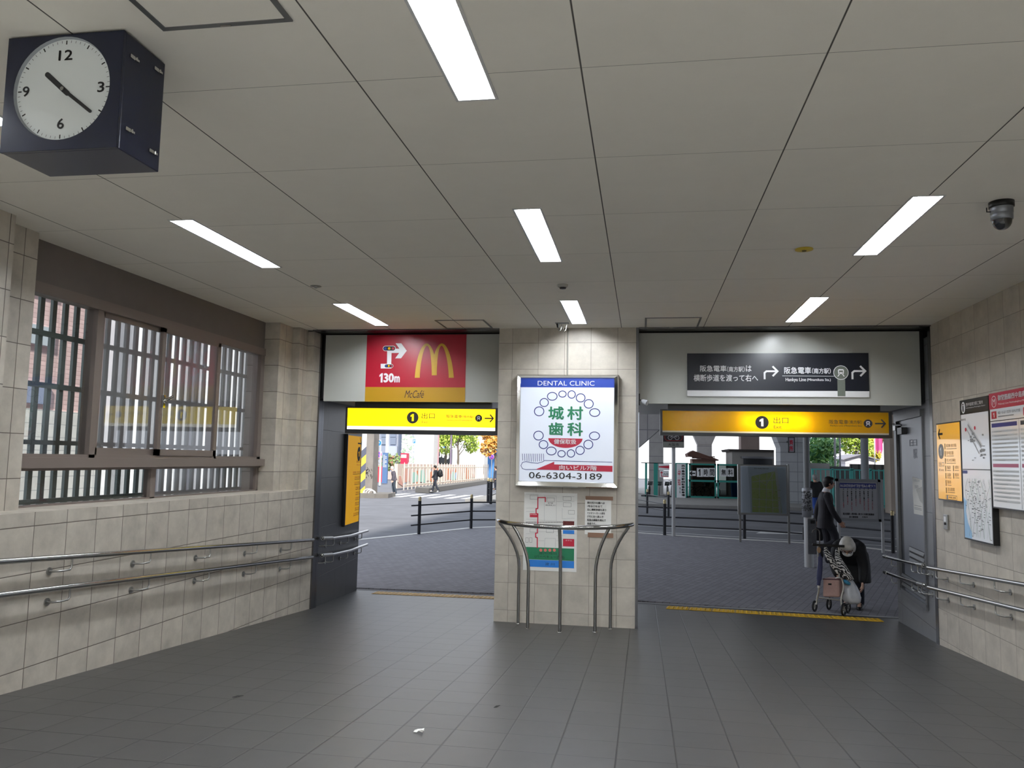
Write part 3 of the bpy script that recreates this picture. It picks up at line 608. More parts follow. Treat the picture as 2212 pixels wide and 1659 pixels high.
b = MB()
for i, (t, x1) in enumerate((('淀川河川公園へは', 1182), ('1号出口を出て', 1158), ('左に横断歩道を渡り', 1196), ('ファミリーマート前を', 1184), ('さらに左へ進んで', 1168), ('阪急の線路を越えて', 1192), ('直進です。', 1095))):
    b.tpx(pp, t, *zt(1006, 202+34.2*i, x1, 224+34.2*i), mi=0, n=.002, bold=.015)
part('lettering', b, m_ink, e)
mt = mat('brown_tape', '8a6a55', .55)
for q in ((990, 148, 1264, 186), (1012, 512, 1266, 558)):
    b = MB(); u0, v0, u1, v1 = pp.rect(*zt(*q)); b.box((u0, YP-.0055, v0), (u1, YP, v1)); part('tape', b, mt, e, 'strip of brown tape')

# ------------------------------------------------------------------ amber panel on the dark left exit wall
d = Vector((BL1[0]-BL0[0], BL1[1]-BL0[1], 0)).normalized(); nrm = Vector((d.y, -d.x, 0)); pb = Plane((BL0[0], BL0[1], 0), d, nrm)
def flat_panel(name, pl, r_, th, label, cat, mface, frame=.02, mframe=m_blk):
    u0, v0, u1, v1 = r_; e = thing(name, pl.at((u0+u1)/2, v0), label, cat); b = MB()
    b.obox(pl.at((u0+u1)/2, (v0+v1)/2, th/2+.001), pl.U, pl.N, pl.V, (u1-u0, th, v1-v0)); part('case', b, mframe, e)
    b = MB(); b.rect(pl, u0+frame, v0+frame, u1-frame, v1-frame, 0, th+.002); part('face', b, mface, e); e['th'] = th; return e
def z5(x, y): return (680+x/3.95, 900+y/3.95)
pbf = Plane(pb.at(0, 0, .042), d, nrm)
u0, v0, _, _ = pbf.rect(745, 935, 782, 1138); q0 = pbf.px(744.5, 1138.5); q1 = pbf.px(782, 935.5)
qv1 = pbf.px(745, 936)[1]; qv0 = pbf.px(745, 1138)[1]
m_amb = mat('lit_panel_amber', 'f5b800', .5, emit='ffb800', es=.42, spec=.15)
e = flat_panel('exit_guide_panel', pb, (q0[0], qv0, q1[0], qv1), .04, 'tall amber exit guide panel on the dark left exit wall', 'sign', m_amb)
PW, PH = q1[0]-q0[0], qv1-qv0; pg = Plane(pb.at(q0[0], qv0, .041), d, nrm); b = MB()
arrow(b, pg, PW*.84, PH*.905, PW*.13, .02, 0, 1, .002); b.disc(pg, PW*.82, PH*.785, PW*.13, mi=0, n=.002); b.one(pg, PW*.77, PH*.755, PW*.85, PH*.815, 1, .004)
b.text(pg, '出口', PW*.66, PH*.685, PW*.96, PH*.715, 0, .002); b.text(pg, 'Exit', PW*.7, PH*.655, PW*.94, PH*.668, 0, .002)
rows = ['阪急電車（南方駅）', '西中島交番', 'せいせき神社', '西福寺', '光照寺', '正福寺', '教蓮寺', '葵光寺', '淀川消防署']
for i, t in enumerate(rows):
    y = PH*(.565-.058*i); wd = PW*(.5 if len(t) > 6 else .36 if len(t) > 4 else .26)
    b.text(pg, t, PW*.93-wd, y, PW*.93, y+PH*.024, 0, .002); b.rect(pg, PW*.93-wd-.01, y-PH*.011, PW*.93, y-PH*.006, 0, .002); b.rect(pg, PW*.95, y-PH*.012, PW*.962, y+PH*.027, 0, .002)
part('lettering', b, [m_ink, m_amb], e)

# ------------------------------------------------------------------ boards on the right wall
pr = planeR(XR)
def face_plane(pl, n): return Plane(pl.at(0, 0, n), pl.U, pl.N)
prf = face_plane(pr, .051)

def quad_rect(pl, tl, tr, bl, br): a, b_, c, d_ = pl.px(*tl), pl.px(*tr), pl.px(*bl), pl.px(*br); return ((a[0]+c[0])/2, (c[1]+d_[1])/2, (b_[0]+d_[0])/2, (a[1]+b_[1])/2)
ra = quad_rect(prf, (2022, 915), (2074.5, 909), (2027, 1079), (2079, 1086))
m_amb2 = mat('lit_panel_peach', 'f0b44a', .10, emit='ffb648', es=.36, coat=.8)
e = flat_panel('exit_guide_panel', pr, ra, .05, 'amber exit guide panel with left arrow, left of the black map board', 'sign', m_amb2, .012)
pg = Plane(prf.at(ra[0], ra[1]), prf.U, prf.N); PW, PH = ra[2]-ra[0], ra[3]-ra[1]; b = MB()
def zy(x, y): # the zoomed crop of this panel: left edge slants with perspective
    px, py = 1940+x/7.54, 900+y/7.54; u, v = prf.px(px, py); return u-ra[0], v-ra[1]
def zyr(x0, y0, x1, y1): a, c = zy(x0, y0), zy(x1, y1); b_, d_ = zy(x1, y0), zy(x0, y1); return ((a[0]+d_[0])/2, (c[1]+d_[1])/2, (c[0]+b_[0])/2, (a[1]+b_[1])/2)
u0, v0, u1, v1 = zyr(648, 180, 740, 388); arrow(b, pg, (u0+u1)/2, (v0+v1)/2, (v1-v0)*.45, .022, 0, -1, .002)
u0, v0, u1, v1 = zyr(658, 445, 750, 690); b.disc(pg, (u0+u1)/2, (v0+v1)/2, (v1-v0)/2, mi=2, n=.002); rr = (v1-v0)/2; b.one(pg, (u0+u1)/2-rr*.3, (v0+v1)/2-rr*.55, (u0+u1)/2+rr*.18, (v0+v1)/2+rr*.55, 1, .004)
b.text(pg, '出口', *zyr(668, 735, 750, 815), mi=2, n=.002); b.text(pg, 'Exit', *zyr(675, 850, 750, 885), mi=2, n=.002)
for i, (t, t2) in enumerate((('阪急線 (南方駅)', None), ('西中島交番', None), ('せいせき神社', None), ('西福寺', '光照寺'), ('正福寺', '教蓮寺'), ('葵光寺', None), ('淀川消防署', None))):
    y = 440+119*i; x = 760+4*i
    for k_, tt in enumerate((t, t2)):
        if not tt: continue
        xx = x+128*k_; wd = {8: 165, 5: 115, 6: 145, 3: 62}.get(len(tt), 165)
        b.text(pg, tt, *zyr(xx+25, y+2, xx+25+wd, y+62), mi=3, n=.002); b.rect(pg, *zyr(xx, y, xx+11, y+92), mi=3, n=.002); b.rect(pg, *zyr(xx+27, y+78, xx+30+wd, y+86), mi=3, n=.002)
u0, v0, u1, v1 = zyr(786, 1285, 962, 1352); b.line(pg, [(u0, v0), (u1, v0), (u1, v1), (u0, v1), (u0, v0)], .004, 3, .002); b.disc(pg, u0+.035, (v0+v1)/2, .02, mi=2, n=.002); b.text(pg, '精算', u0+.07, v0+.012, u1-.02, v1-.012, 3, .002)
part('lettering', b, [m_ink, m_pw, mat('print_mid_grey', '8e8c88', .5), mat('print_olive', '6d5a33', .6)], e)

rb = quad_rect(prf, (2074, 864), (2135, 856), (2085, 1164), (2147, 1179)); rb = (ra[2]+.012, rb[1], rb[2], rb[3])
e = flat_panel('map_board', pr, rb, .05, 'tall black framed map board with i symbol on the right wall', 'map board', mat('board_white', 'e3e5e8', .15, emit='e3e8f0', es=.10, coat=.5), .014)
pg = Plane(prf.at(rb[0], rb[1]), prf.U, prf.N); PW, PH = rb[2]-rb[0], rb[3]-rb[1]; b = MB()
b.rect(pg, .0, PH*.895, PW, PH, 0, .002); b.disc(pg, PW*.13, PH*.945, PW*.07, PW*.085, 1, .003); b.text(pg, 'i', PW*.108, PH*.915, PW*.152, PH*.975, 0, .004, .03)
b.text(pg, '西中島南方駅ご案内', PW*.23, PH*.95, PW*.82, PH*.975, 1, .003); b.text(pg, 'Nishinakajima-Minamigata Station', PW*.23, PH*.932, PW*.9, PH*.942, 1, .003)
b.rect(pg, 0, PH*.497, PW, PH*.503, 0, .003); b.text(pg, '駅構内図', PW*.04, PH*.85, PW*.2, PH*.866, 0, .003)
rnd = random.Random(3)
for (x0, y0), (x1, y1), w_ in (((.27, .82), (.72, .66), .05), ((.22, .79), (.64, .61), .02)):
    b.line(pg, [(PW*x0, PH*y0), (PW*x1, PH*y1)], w_, 2, .002); b.line(pg, [(PW*x0, PH*y0), (PW*x1, PH*y1)], w_*.25, 3, .003)
for cx_, cy_ in ((.38, .72), (.68, .60)):
    for k_ in range(7): x, y = cx_+rnd.uniform(-.1, .1), cy_+rnd.uniform(-.03, .03); b.rect(pg, PW*x, PH*y, PW*(x+rnd.uniform(.05, .12)), PH*(y+rnd.uniform(.008, .02)), 3, .0022+k_*.0001)
for x, y in ((.19, .785), (.52, .79)): b.disc(pg, PW*x, PH*y, PW*.028, mi=4, n=.003, seg=14)
for k_ in range(9): x, y = rnd.uniform(.2, .85), rnd.uniform(.55, .74); b.rect(pg, PW*x, PH*y, PW*(x+.05), PH*(y+.006), 3, .003)
b.rect(pg, PW*.03, PH*.47, PW*.2, PH*.492, 5, .003)
b.poly(pg, [(PW*.03, PH*.012), (PW*.28, PH*.012), (PW*.3, PH*.05), (PW*.16, PH*.12), (PW*.10, PH*.2), (PW*.14, PH*.27), (PW*.03, PH*.3)], 6, .002)
for k_ in range(14):   # lines of the railway map
    x = .2+.055*k_; pts = [(PW*min(.95, max(.06, x+.12*math.sin(k_*1.7+j*.9)*(.3+.1*j))), PH*(.03+.058*j)) for j in range(8)]; b.line(pg, pts, .0035, (3, 7, 2)[k_ % 3], .0024+.00005*k_)
for k_ in range(110): x, y = rnd.gauss(.52, .19), rnd.gauss(.24, .11); x = min(.92, max(.1, x)); y = min(.46, max(.03, y)); b.rect(pg, PW*x, PH*y, PW*(x+rnd.uniform(.03, .07)), PH*(y+.0045), 3, .0034)
part('print', b, [m_blk, m_pw, m_lgrey, m_pgrey, m_pred, m_dblue, mat('print_water', '9cc6e8', .5), mat('print_line_green', '93b59b', .5)], e)

rc = quad_rect(prf, (2136, 850), (2212, 838), (2145, 1097), (2212, 1106)); rc = (rb[2]+.012, rc[1], rb[2]+2.15, rc[3])
e = flat_panel('timetable_board', pr, rc, .05, 'wide white timetable board with crimson heading on the right wall', 'timetable', mat('timetable_white', 'dfe2e4', .12, emit='e3e8f0', es=.08, coat=.6), .012)
pg = Plane(prf.at(rc[0], rc[1]), prf.U, prf.N); PW, PH = rc[2]-rc[0], rc[3]-rc[1]; b = MB()
b.rect(pg, 0, PH*.86, PW, PH, 0, .002); b.ring(pg, .10, PH*.925, .05, .05, .006, 1, .003); b.text(pg, 'M', .073, PH*.90, .127, PH*.95, 1, .003)
b.text(pg, '御堂筋線西中島南方駅 標準発車時刻表', .18, PH*.925, 1.25, PH*.975, 1, .003, .01); b.text(pg, 'Midosuji Line Nishinakajima-Minamigata Station Timetable', .18, PH*.885, 1.05, PH*.905, 1, .003)
for k_, (t, x) in enumerate((('1', .04), ('2', .62))):
    b.rect(pg, x, PH*.775, x+.10, PH*.84, 0, .002); b.one(pg, x+.037, PH*.787, x+.061, PH*.828, 1, .003) if t == '1' else b.text(pg, t, x+.035, PH*.787, x+.065, PH*.828, 1, .003, .02); b.text(pg, '梅田・なんば・天王寺・なかもず方面' if k_ == 0 else '新大阪・江坂・千里中央方面', x+.13, PH*.81, x+.53, PH*.835, 2, .003); b.rect(pg, x+.13, PH*.785, x+.42, PH*.795, 3, .003)
b.rect(pg, 0, PH*.752, PW, PH*.758, 2, .003)
for c_ in range(4):
    x0 = .035+.53*c_; x1 = x0+.47
    b.rect(pg, x0, PH*.70, x1, PH*.735, 4 if c_ == 0 else 5, .002); b.rect(pg, x0, PH*.355, x1, PH*.385, 6, .002)
    b.rect(pg, x1+.03, PH*.02, x1+.036, PH*.75, 3, .002)
    for i in range(9):
        for (ya, yb) in ((PH*(.672-.035*i), PH*(.655-.035*i)), (PH*(.33-.036*i), PH*(.312-.036*i))):
            if yb < PH*.03 or PH*.34 < yb < PH*.392: continue
            b.rect(pg, x0, yb, x1, ya, 7, .002); b.rect(pg, x0+.05, yb+.004, x0+.05+.28*(.5+.5*abs(math.sin(i*2.3+c_))), yb+.007, 3, .0028)
part('print', b, [mat('heading_crimson', 'b3203f', .35), m_pw, m_ink, m_pgrey, m_dblue, mat('print_charcoal', '3c3e42', .5), mat('print_rose', 'b4627c', .5), mat('print_row_grey', 'bfc1c1', .5)], e)

# ------------------------------------------------------------------ switch box and the poster on the service door
e = thing('switch_box', (XR-.02, -0+8.63, 1.19), 'small steel switch plate on right wall under the amber panel', 'switch')
b = MB(); b.box((XR-.02, 8.582, 1.188), (XR-.001, 8.688, 1.335), bev=.003); part('plate', b, m_steel, e)
b = MB(); b.box((XR-.024, 8.61, 1.265), (XR-.02, 8.66, 1.315)); part('window', b, m_pw, e); b = MB(); b.cyl((XR-.03, 8.635, 1.245), (XR-.02, 8.635, 1.245), .012); part('button', b, m_blk, e)
# ------------------------------------------------------------------ handrails
def handrail(pts, wall_n, spots, label, along, off=.075, r=.019, name='handrail', sleeves=()):
    n = Vector(wall_n); P = [Vector(p) for p in pts]; e = thing(name, P[0], label, 'handrail')
    b = MB(); b.tube(P, r, seg=14)
    for q in (P[0], P[-1]): b.ball(q, r, seg=12, rings=6)
    part('rail', b, m_rail, e)
    for a, c in sleeves: b = MB(); b.tube([a, c], r+.005, seg=14); part('sleeve', b, m_steel, e)
    A = Vector(along)
    for q in spots:
        q = Vector(q); w = q-n*off; b = MB()
        f = w+A*-.12+Vector((0, 0, -.085)); b.tube([f, f+n*(off*.5), f+n*(off*.9)+A*.02, f+n*off+A*.05, q+A*-.015+Vector((0, 0, -.085)), q+Vector((0, 0, -.07)), q+Vector((0, 0, -.045)), q], .0065, seg=8); b.cyl(f, f+n*.008, .026, seg=14); part('bracket', b, m_steel, e)
    return e
for k, (h, t) in enumerate((('upper', 0.), ('lower', -.2))):
    z = lambda y: .82-.0672*(y-8.9)+t
    xr = XL+.075
    handrail([(xr, -1, z(-1)), (xr, 9.02, z(9.02))], (1, 0, 0), [(xr, y, z(y)) for y in (1.3, 2.2, 3.1, 4.0, 4.96, 5.85, 6.74, 7.63, 8.44)], '%s steel handrail along the tiled left wall under the window' % h, (0, 1, 0))
    xr2 = XR-.075; zr_ = lambda y: .793-.0672*(y-8.6)+t+.0
    handrail([(xr2, 1, zr_(1)), (xr2, 8.99, zr_(8.99))], (-1, 0, 0), [(xr2, y, zr_(y)) for y in (2.7, 3.5, 4.3, 5.1, 5.9, 6.65, 7.4, 8.15, 8.78)], '%s steel handrail along the tiled right wall' % h, (0, 1, 0))
def on(pl, u, z, n): return pl.at(u, z, n)
pbl = Plane((BL0[0], BL0[1], 0), (BL1[0]-BL0[0], BL1[1]-BL0[1], 0)); pbl = Plane(pbl.o, pbl.U, Vector((pbl.U.y, -pbl.U.x, 0)))
pgr = Plane((GR1[0], GR1[1], 0), (GR0[0]-GR1[0], GR0[1]-GR1[1], 0)); pgr = Plane(pgr.o, pgr.U, Vector((pgr.U.y, -pgr.U.x, 0)))
for h, t in (('upper', 0.), ('lower', -.205)):
    Z = [(.0, .80), (.5, .755), (1.35, .705), (2.42, .68)]
    P = [on(pbl, u, z+t, .075) for u, z in Z]
    handrail(P, pbl.N, [on(pbl, u, z+t, .075) for u, z in ((.15, .787), (.52, .753), (1.25, .711), (2.05, .689))], '%s short steel handrail on the dark left exit wall' % h, pbl.U, sleeves=[(P[0]-pbl.U*.001, on(pbl, .42, .763+t, .075))])
    Z = [(-.40, .625), (.35, .665), (1.25, .728), (1.72, .765)]
    P = [on(pgr, u, z+t, .075) for u, z in Z]
    handrail(P, pgr.N, [on(pgr, u, z+t, .075) for u, z in ((.05, .65), (1.15, .72), (1.45, .742), (1.62, .757))], '%s short steel handrail across the grey service door wall' % h, -pgr.U, sleeves=[(on(pgr, 1.45, .743+t, .075), P[-1]), (P[0], on(pgr, -.22, .634+t, .075))])
# curved guard rail round the posters
e = thing('guard_rail', (-.85, 8.6, .03), 'curved stainless guard rail on five legs before the stone pier', 'rail')
top = [(-1.585, 8.885, 1.12), (-1.56, 8.80, 1.118), (-1.50, 8.70, 1.116), (-1.36, 8.55, 1.112), (-1.12, 8.42, 1.108), (-.85, 8.375, 1.106), (-.56, 8.42, 1.108), (-.34, 8.53, 1.112), (-.20, 8.66, 1.118), (-.135, 8.78, 1.12), (-.11, 8.87, 1.122)]
def smooth(P, k=5):
    P = [Vector(p) for p in P]; out = []
    for i in range(len(P)-1):
        a, b_, c, d_ = P[max(i-1, 0)], P[i], P[i+1], P[min(i+2, len(P)-1)]
        for j in range(k): t = j/k; out.append(.5*((2*b_)+(c-a)*t+(2*a-5*b_+4*c-d_)*t*t+(3*b_-a-3*c+d_)*t**3))
    return out+[P[-1]]
b = MB(); b.tube(smooth(top, 5), .024, seg=14); b.ball(top[0], .024, seg=12, rings=6); b.ball(top[-1], .024, seg=12, rings=6); part('rail', b, m_rail, e)
for foot, tp in (((-1.347, 8.893), (-1.56, 8.80)), ((-1.191, 8.545), (-1.37, 8.555)), ((-.837, 8.40), (-.85, 8.375)), ((-.483, 8.545), (-.345, 8.525)), ((-.336, 8.84), (-.145, 8.765))):
    zf_ = SL*(foot[1]-YP); P = [Vector((*foot, zf_)), Vector((*foot, .35)), Vector((*foot, .62))]
    for k in range(1, 7): t = k/6; q = Vector((*foot, .62)).lerp(Vector((*tp, 1.10)), t); w = t**1.9; P.append(Vector((foot[0]+(tp[0]-foot[0])*w, foot[1]+(tp[1]-foot[1])*w, .62+.48*t)))
    b = MB(); b.tube(P, .0175, seg=12); b.lathe((*foot, zf_), [(.0, .004), (.028, .004), (.028, 0)], seg=16); part('leg', b, m_rail, e)

# ------------------------------------------------------------------ clock
CX0, CX1, CY, CZ0, CZ1, CD = -2.285, -1.822, 2.44, 2.862, 3.292, .26
mn = mat('clock_navy', '131a33', .28); e = thing('clock', ((CX0+CX1)/2, CY+CD/2, CZ0), 'square navy station clock with white face hung from the ceiling', 'clock')
b = MB(); b.box((CX0, CY+.012, CZ0), (CX1, CY+CD-.012, CZ1), bev=.004); part('case', b, mn, e)
pc = planeY(CY); cxm, czm = -2.055, (CZ0+CZ1)/2-.0; cr_ = .192
cu, cv = pc.px(132, 190); 
def plate_with_hole(pl, u0, v0, u1, v1, cu, cv, r_, n, seg=48):
    vs = []; an = sorted([2*math.pi*k/seg for k in range(seg)]+[math.atan2(v-cv, u-cu) % (2*math.pi) for u in (u0, u1) for v in (v0, v1)]); seg = len(an)
    for a in an:
        c_, s_ = math.cos(a), math.sin(a); t = min(((u1-cu)/c_ if c_ > 0 else (u0-cu)/c_) if abs(c_) > 1e-6 else 9, ((v1-cv)/s_ if s_ > 0 else (v0-cv)/s_) if abs(s_) > 1e-6 else 9)
        vs += [pl.at(cu+r_*c_, cv+r_*s_, n), pl.at(cu+t*c_, cv+t*s_, n)]
    return vs, [(2*k, 2*k+1, 2*((k+1) % seg)+1, 2*((k+1) % seg)) for k in range(seg)]
b = MB(); vs, fs = plate_with_hole(pc, CX0, CZ0, CX1, CZ1, cu, cv, cr_, 0.); b.add(vs, fs); b.box((CX0, CY, CZ1-.001), (CX1, CY+.012, CZ1)); b.box((CX0, CY, CZ0), (CX1, CY+.012, CZ0+.001)); b.box((CX1-.001, CY, CZ0), (CX1, CY+.012, CZ1)); part('front_panel', b, mn, e)
b = MB()
for k in range(48):
    a0, a1 = 2*math.pi*k/48, 2*math.pi*(k+1)/48
    b.quad(pc.at(cu+cr_*math.cos(a0), cv+cr_*math.sin(a0), 0), pc.at(cu+cr_*math.cos(a1), cv+cr_*math.sin(a1), 0), pc.at(cu+(cr_-.004)*math.cos(a1), cv+(cr_-.004)*math.sin(a1), -.0115), pc.at(cu+(cr_-.004)*math.cos(a0), cv+(cr_-.004)*math.sin(a0), -.0115))
part('bezel', b, mat('bezel_grey', '9aa0a6', .4), e)
pcf = planeY(CY+.0115); b = MB(); b.disc(pcf, cu, cv, cr_-.002, mi=0, n=0, seg=60)
for k in range(60):
    a = 2*math.pi*k/60; big = k % 5 == 0; r1 = cr_*.955; r0_ = r1-(.015 if big else .009); w = .0048 if big else .0016
    b.line(pcf, [(cu+r0_*math.sin(a), cv+r0_*math.cos(a)), (cu+r1*math.sin(a), cv+r1*math.cos(a))], w, 1, .0005)
for t, x, y, wd in (('12', 0, .128, .056), ('3', .150, -.0, .027), ('6', 0, -.128, .027), ('9', -.150, 0, .027)): b.text(pcf, t, cu+x-wd/2, cv+y-.0195, cu+x+wd/2, cv+y+.0195, 1, .0005, .02)
part('dial', b, [mat('clock_white', 'd3d8d8', .35, emit='d3dcdc', es=.10), m_ink], e)
def hand(ang, ln, w0, w1, n, back, nm):
    s_, c_ = math.sin(ang), math.cos(ang); b = MB(); pts = []
    def P(t, w): return (cu+t*s_+w*c_, cv+t*c_-w*s_)
    tip = [P(ln+w1*math.cos(a), w1*math.sin(a)) for a in [math.pi/2-math.pi*i/8 for i in range(9)]]; bk = [P(-back-w0*math.cos(a), -w0*math.sin(a)) for a in [math.pi/2-math.pi*i/8 for i in range(9)]]
    base = [pcf.at(u, v, n) for u, v in tip+bk]; b.prism(base, pcf.N*.002); part(nm, b, mat('clock_hand', '23262a', .4), e)
hand(R(311), .088, .0095, .0095, .002, .025, 'hour_hand'); hand(R(127.5), .148, .0065, .006, .005, .01, 'minute_hand')
b = MB(); b.cyl(pcf.at(cu, cv, .004), pcf.at(cu, cv, .009), .007, seg=14); part('hub', b, m_steel, e)
for (z, dy) in ((CZ1-.075, .05), (CZ0+.085, .05), (CZ1-.05, .19), (CZ0+.06, .19)):
    b = MB(); b.box((CX1, CY+dy-.013, z-.007), (CX1+.007, CY+dy+.013, z+.007), bev=.002); b.cyl((CX1+.006, CY+dy+.02, z-.006), (CX1+.006, CY+dy+.02, z+.008), .004, seg=8); b.box((CX1, CY+dy+.012, z-.004), (CX1+.008, CY+dy+.034, z+.004)); part('latch', b, m_chrome, e, 'bright metal latch')
b = MB(); b.box((CX0+.1, CY+.06, CZ1), (CX1-.1, CY+CD-.06, ZC)); part('mount', b, m_blk, e)

# ------------------------------------------------------------------ ceiling fittings
def hatch(x0, x1, y0, y1, label, w=.02, mtl=None):
    e = thing('ceiling_hatch', ((x0+x1)/2, (y0+y1)/2, ZC), label, 'ceiling hatch')
    b = MB()
    for a in ((x0, y0, x1, y0+w), (x0, y1-w, x1, y1), (x0, y0+w, x0+w, y1-w), (x1-w, y0+w, x1, y1-w)): b.box((a[0], a[1], ZC-.006), (a[2], a[3], ZC+.002))
    part('frame', b, mtl or mat('hatch_aluminium', '77797b', .4, .5), e)
    b = MB(); b.box((x0+w, y0+w, ZC-.003), (x1-w, y1-w, ZC+.002)); part('lid', b, m_ceil, e)
    b = MB(); b.box(((x0+x1)/2-.02, y1-.015, ZC-.009), ((x0+x1)/2+.02, y1-.006, ZC-.005)); part('catch', b, m_chrome, e)
hatch(-1.69, -1.20, 2.0, 2.47, 'square ceiling hatch with thick grey frame beside the clock')
hatch(-2.25, -1.70, 8.36, 8.88, 'square ceiling hatch above the burger poster'); hatch(.02, .60, 8.34, 8.94, 'square ceiling hatch above the left end of the dark railway sign')
# dome camera
DX, DY = 1.995, 4.77; e = thing('dome_camera', (DX, DY, ZC-.17), 'black and silver dome camera on the ceiling at right', 'camera')
b = MB(); b.lathe((DX, DY, ZC), [(.0, 0), (.064, 0), (.064, -.032), (.058, -.034)], seg=28); part('base', b, m_blk, e)
b = MB(); b.lathe((DX, DY, ZC), [(.058, -.034), (.058, -.066), (.056, -.068), (.057, -.07), (.055, -.104), (.05, -.106)], seg=28); part('body', b, mat('camera_silver', '8c9098', .3, .6), e)
b = MB(); b.lathe((DX, DY, ZC), [(.052, -.104)]+[(.05*math.cos(a), -.110-.052*math.sin(a)) for a in [math.pi/2*i/8 for i in range(9)]], seg=28); part('dome', b, mat('dome_smoke', '0b0e16', .04, coat=1.), e)
b = MB(); b.tube([(DX-.055, DY, ZC-.055), (DX-.078, DY, ZC-.055), (DX-.078, DY, ZC-.03)], .004, seg=8); part('hook', b, m_blk, e)
# smoke detectors and the yellow disc
def disc_fit(name, x, y, prof, mt, label, cat): b = MB(); e = thing(name, (x, y, ZC), label, cat); b.lathe((x, y, ZC), prof, seg=24); part('body', b, mt, e); return e
e = disc_fit('smoke_detector', -.68, 6.71, [(.0, 0), (.045, 0), (.045, -.012), (.036, -.024), (.0, -.024)], mat('detector_grey', 'a9aaa6', .5), 'round grey smoke detector behind the nearest middle strip lamp', 'smoke detector'); e['label'] = 'round grey smoke detector between two middle row lamps'
b = MB(); b.lathe((-.68, 6.71, ZC), [(.03, -.024), (.026, -.036), (.0, -.037)], seg=20); part('grille', b, m_blk, e)
e = disc_fit('ceiling_disc', 1.107, 5.70, [(.0, 0), (.06, 0), (.06, -.008), (.02, -.012), (.0, -.012)], mat('disc_yellow', 'c9b23a', .5), 'flat yellow ceiling disc near the right row of lamps', 'detector')
b = MB(); b.lathe((1.107, 5.70, ZC), [(.016, -.012), (.014, -.018), (.0, -.019)], seg=16); part('centre', b, mat('disc_olive', '5f5526', .5), e)
e = disc_fit('ceiling_sensor', -2.872, 6.60, [(.0, 0), (.05, 0), (.048, -.003), (.0, -.003)], mat('sensor_ring', '7d7d79', .4), 'small flush sensor between the two left row lamps', 'sensor')
b = MB(); b.lathe((-2.872, 6.60, ZC), [(.014, -.003), (.012, -.018), (.0, -.022)], seg=14); part('tip', b, m_steel, e)
# little twin bracket fitting before the pier
e = thing('cable_bracket', (-.88, 8.62, ZC-.1), 'small black bracket with two steel hooks above the dental sign', 'bracket')
b = MB(); b.box((-.95, 8.58, ZC-.006), (-.80, 8.66, ZC)); part('plate', b, m_grey, e)
b = MB(); b.cyl((-.925, 8.62, ZC-.006), (-.92, 8.62, ZC-.05), .017, seg=12, r2=.012); part('socket', b, m_blk, e)
for x in (-.905, -.85): b = MB(); b.tube(smooth([(x-.016, 8.62, ZC-.03), (x-.012, 8.61, ZC-.075), (x+.003, 8.605, ZC-.09), (x+.016, 8.61, ZC-.075), (x+.022, 8.62, ZC-.02)], 4), .0045, seg=8); part('hook', b, m_chrome, e)
# conduit on the pier
b = MB(); b.tube([(-.842, YP-.008, 3.295), (-.842, YP-.008, 2.76)], .009, seg=10); single('conduit', b, mat('conduit_grey', '8f8c84', .5), 'thin grey conduit running down the pier to the dental sign', 'pipe')
# spot light beside the pier
e = thing('spot_light', (.0, 8.99, 2.45), 'small grey spotlight on the pier edge beside the right header', 'spotlight')
b = MB(); b.box((-.045, 9.0, 2.43), (-.03, 9.04, 2.56)); b.tube([(-.035, 9.02, 2.49), (-.01, 9.01, 2.485)], .007, seg=8); part('bracket', b, m_blk, e)
b = MB(); b.tube([(-.012, 9.02, 2.478), (.0, 9.012, 2.474), (.05, 8.985, 2.452)], [.018, .025, .031], seg=18); part('head', b, mat('spot_grey', 'b9bcc0', .4), e)
b = MB(); b.cyl((.0505, 8.985, 2.452), (.052, 8.9845, 2.4515), .025, seg=18); part('lens', b, m_lgrey, e)

# ------------------------------------------------------------------ service door in the grey wall
def pbox(b, pl, u0, v0, u1, v1, n0, n1, mi=0): return b.obox(pl.at((u0+u1)/2, (v0+v1)/2, (n0+n1)/2), pl.U, pl.N, pl.V, (u1-u0, n1-n0, v1-v0), mi)
b = MB(); pbox(b, pgr, .20, .30, .31, 2.44, 0, .035); pbox(b, pgr, .31, 2.36, 1.56, 2.44, 0, .035); pbox(b, pgr, 1.515, .30, 1.56, 2.36, 0, .02); pbox(b, pgr, .31, .27, 1.56, .33, 0, .03)
door = struct('door_1', b, mat('door_frame_grey', '6f7174', .4, .3), 'grey steel service door in the right exit wall')
b = MB(); pbox(b, pgr, .31, .33, .50, 2.36, 0, .004); part('recess_strip', b, mat('recess_shade', '23272d', .4), door)  # flat strip, its dark colour painting the shade of a recessed jamb
b = MB(); pbox(b, pgr, .50, .33, 1.515, 2.36, 0, .012); part('leaf', b, mat('door_grey', '7d818a', .35, .2, noise=.05, nscale=3), door)
for (u0, v0, u1, v1, k) in ((.78, .69, 1.49, .88, 3), (.35, .36, 1.51, .52, 3)):
    b = MB(); pbox(b, pgr, u0, v0, u1, v1, .012, .014, 1)
    for i in range(k):
        z0 = v0+(v1-v0)*(i+.25)/k; a = pgr.at(u0, z0, .014); c = pgr.at(u1, z0, .014); h = (v1-v0)/k*.6
        b.quad(a+pgr.N*.01, c+pgr.N*.01, c+Vector((0, 0, h)), a+Vector((0, 0, h)), 0)
    part('louver', b, [mat('louver_grey', '5c5e61', .5, .2), m_blk], door)
b = MB(); pbox(b, pgr, .56, 2.19, .80, 2.27, .012, .07); part('closer', b, mat('closer_dark', '2b2c2e', .4), door); 
b = MB(); b.tube([pgr.at(.70, 2.30, .05), pgr.at(.45, 2.31, .12), pgr.at(.30, 2.33, .05)], .009, seg=8); pbox(b, pgr, .26, 2.25, .40, 2.31, .03, .06); part('closer_arm', b, m_steel, door)
e = thing('door_notice', pgr.at(1.26, 1.27), 'torn white paper notice pasted on the grey service door', 'notice')
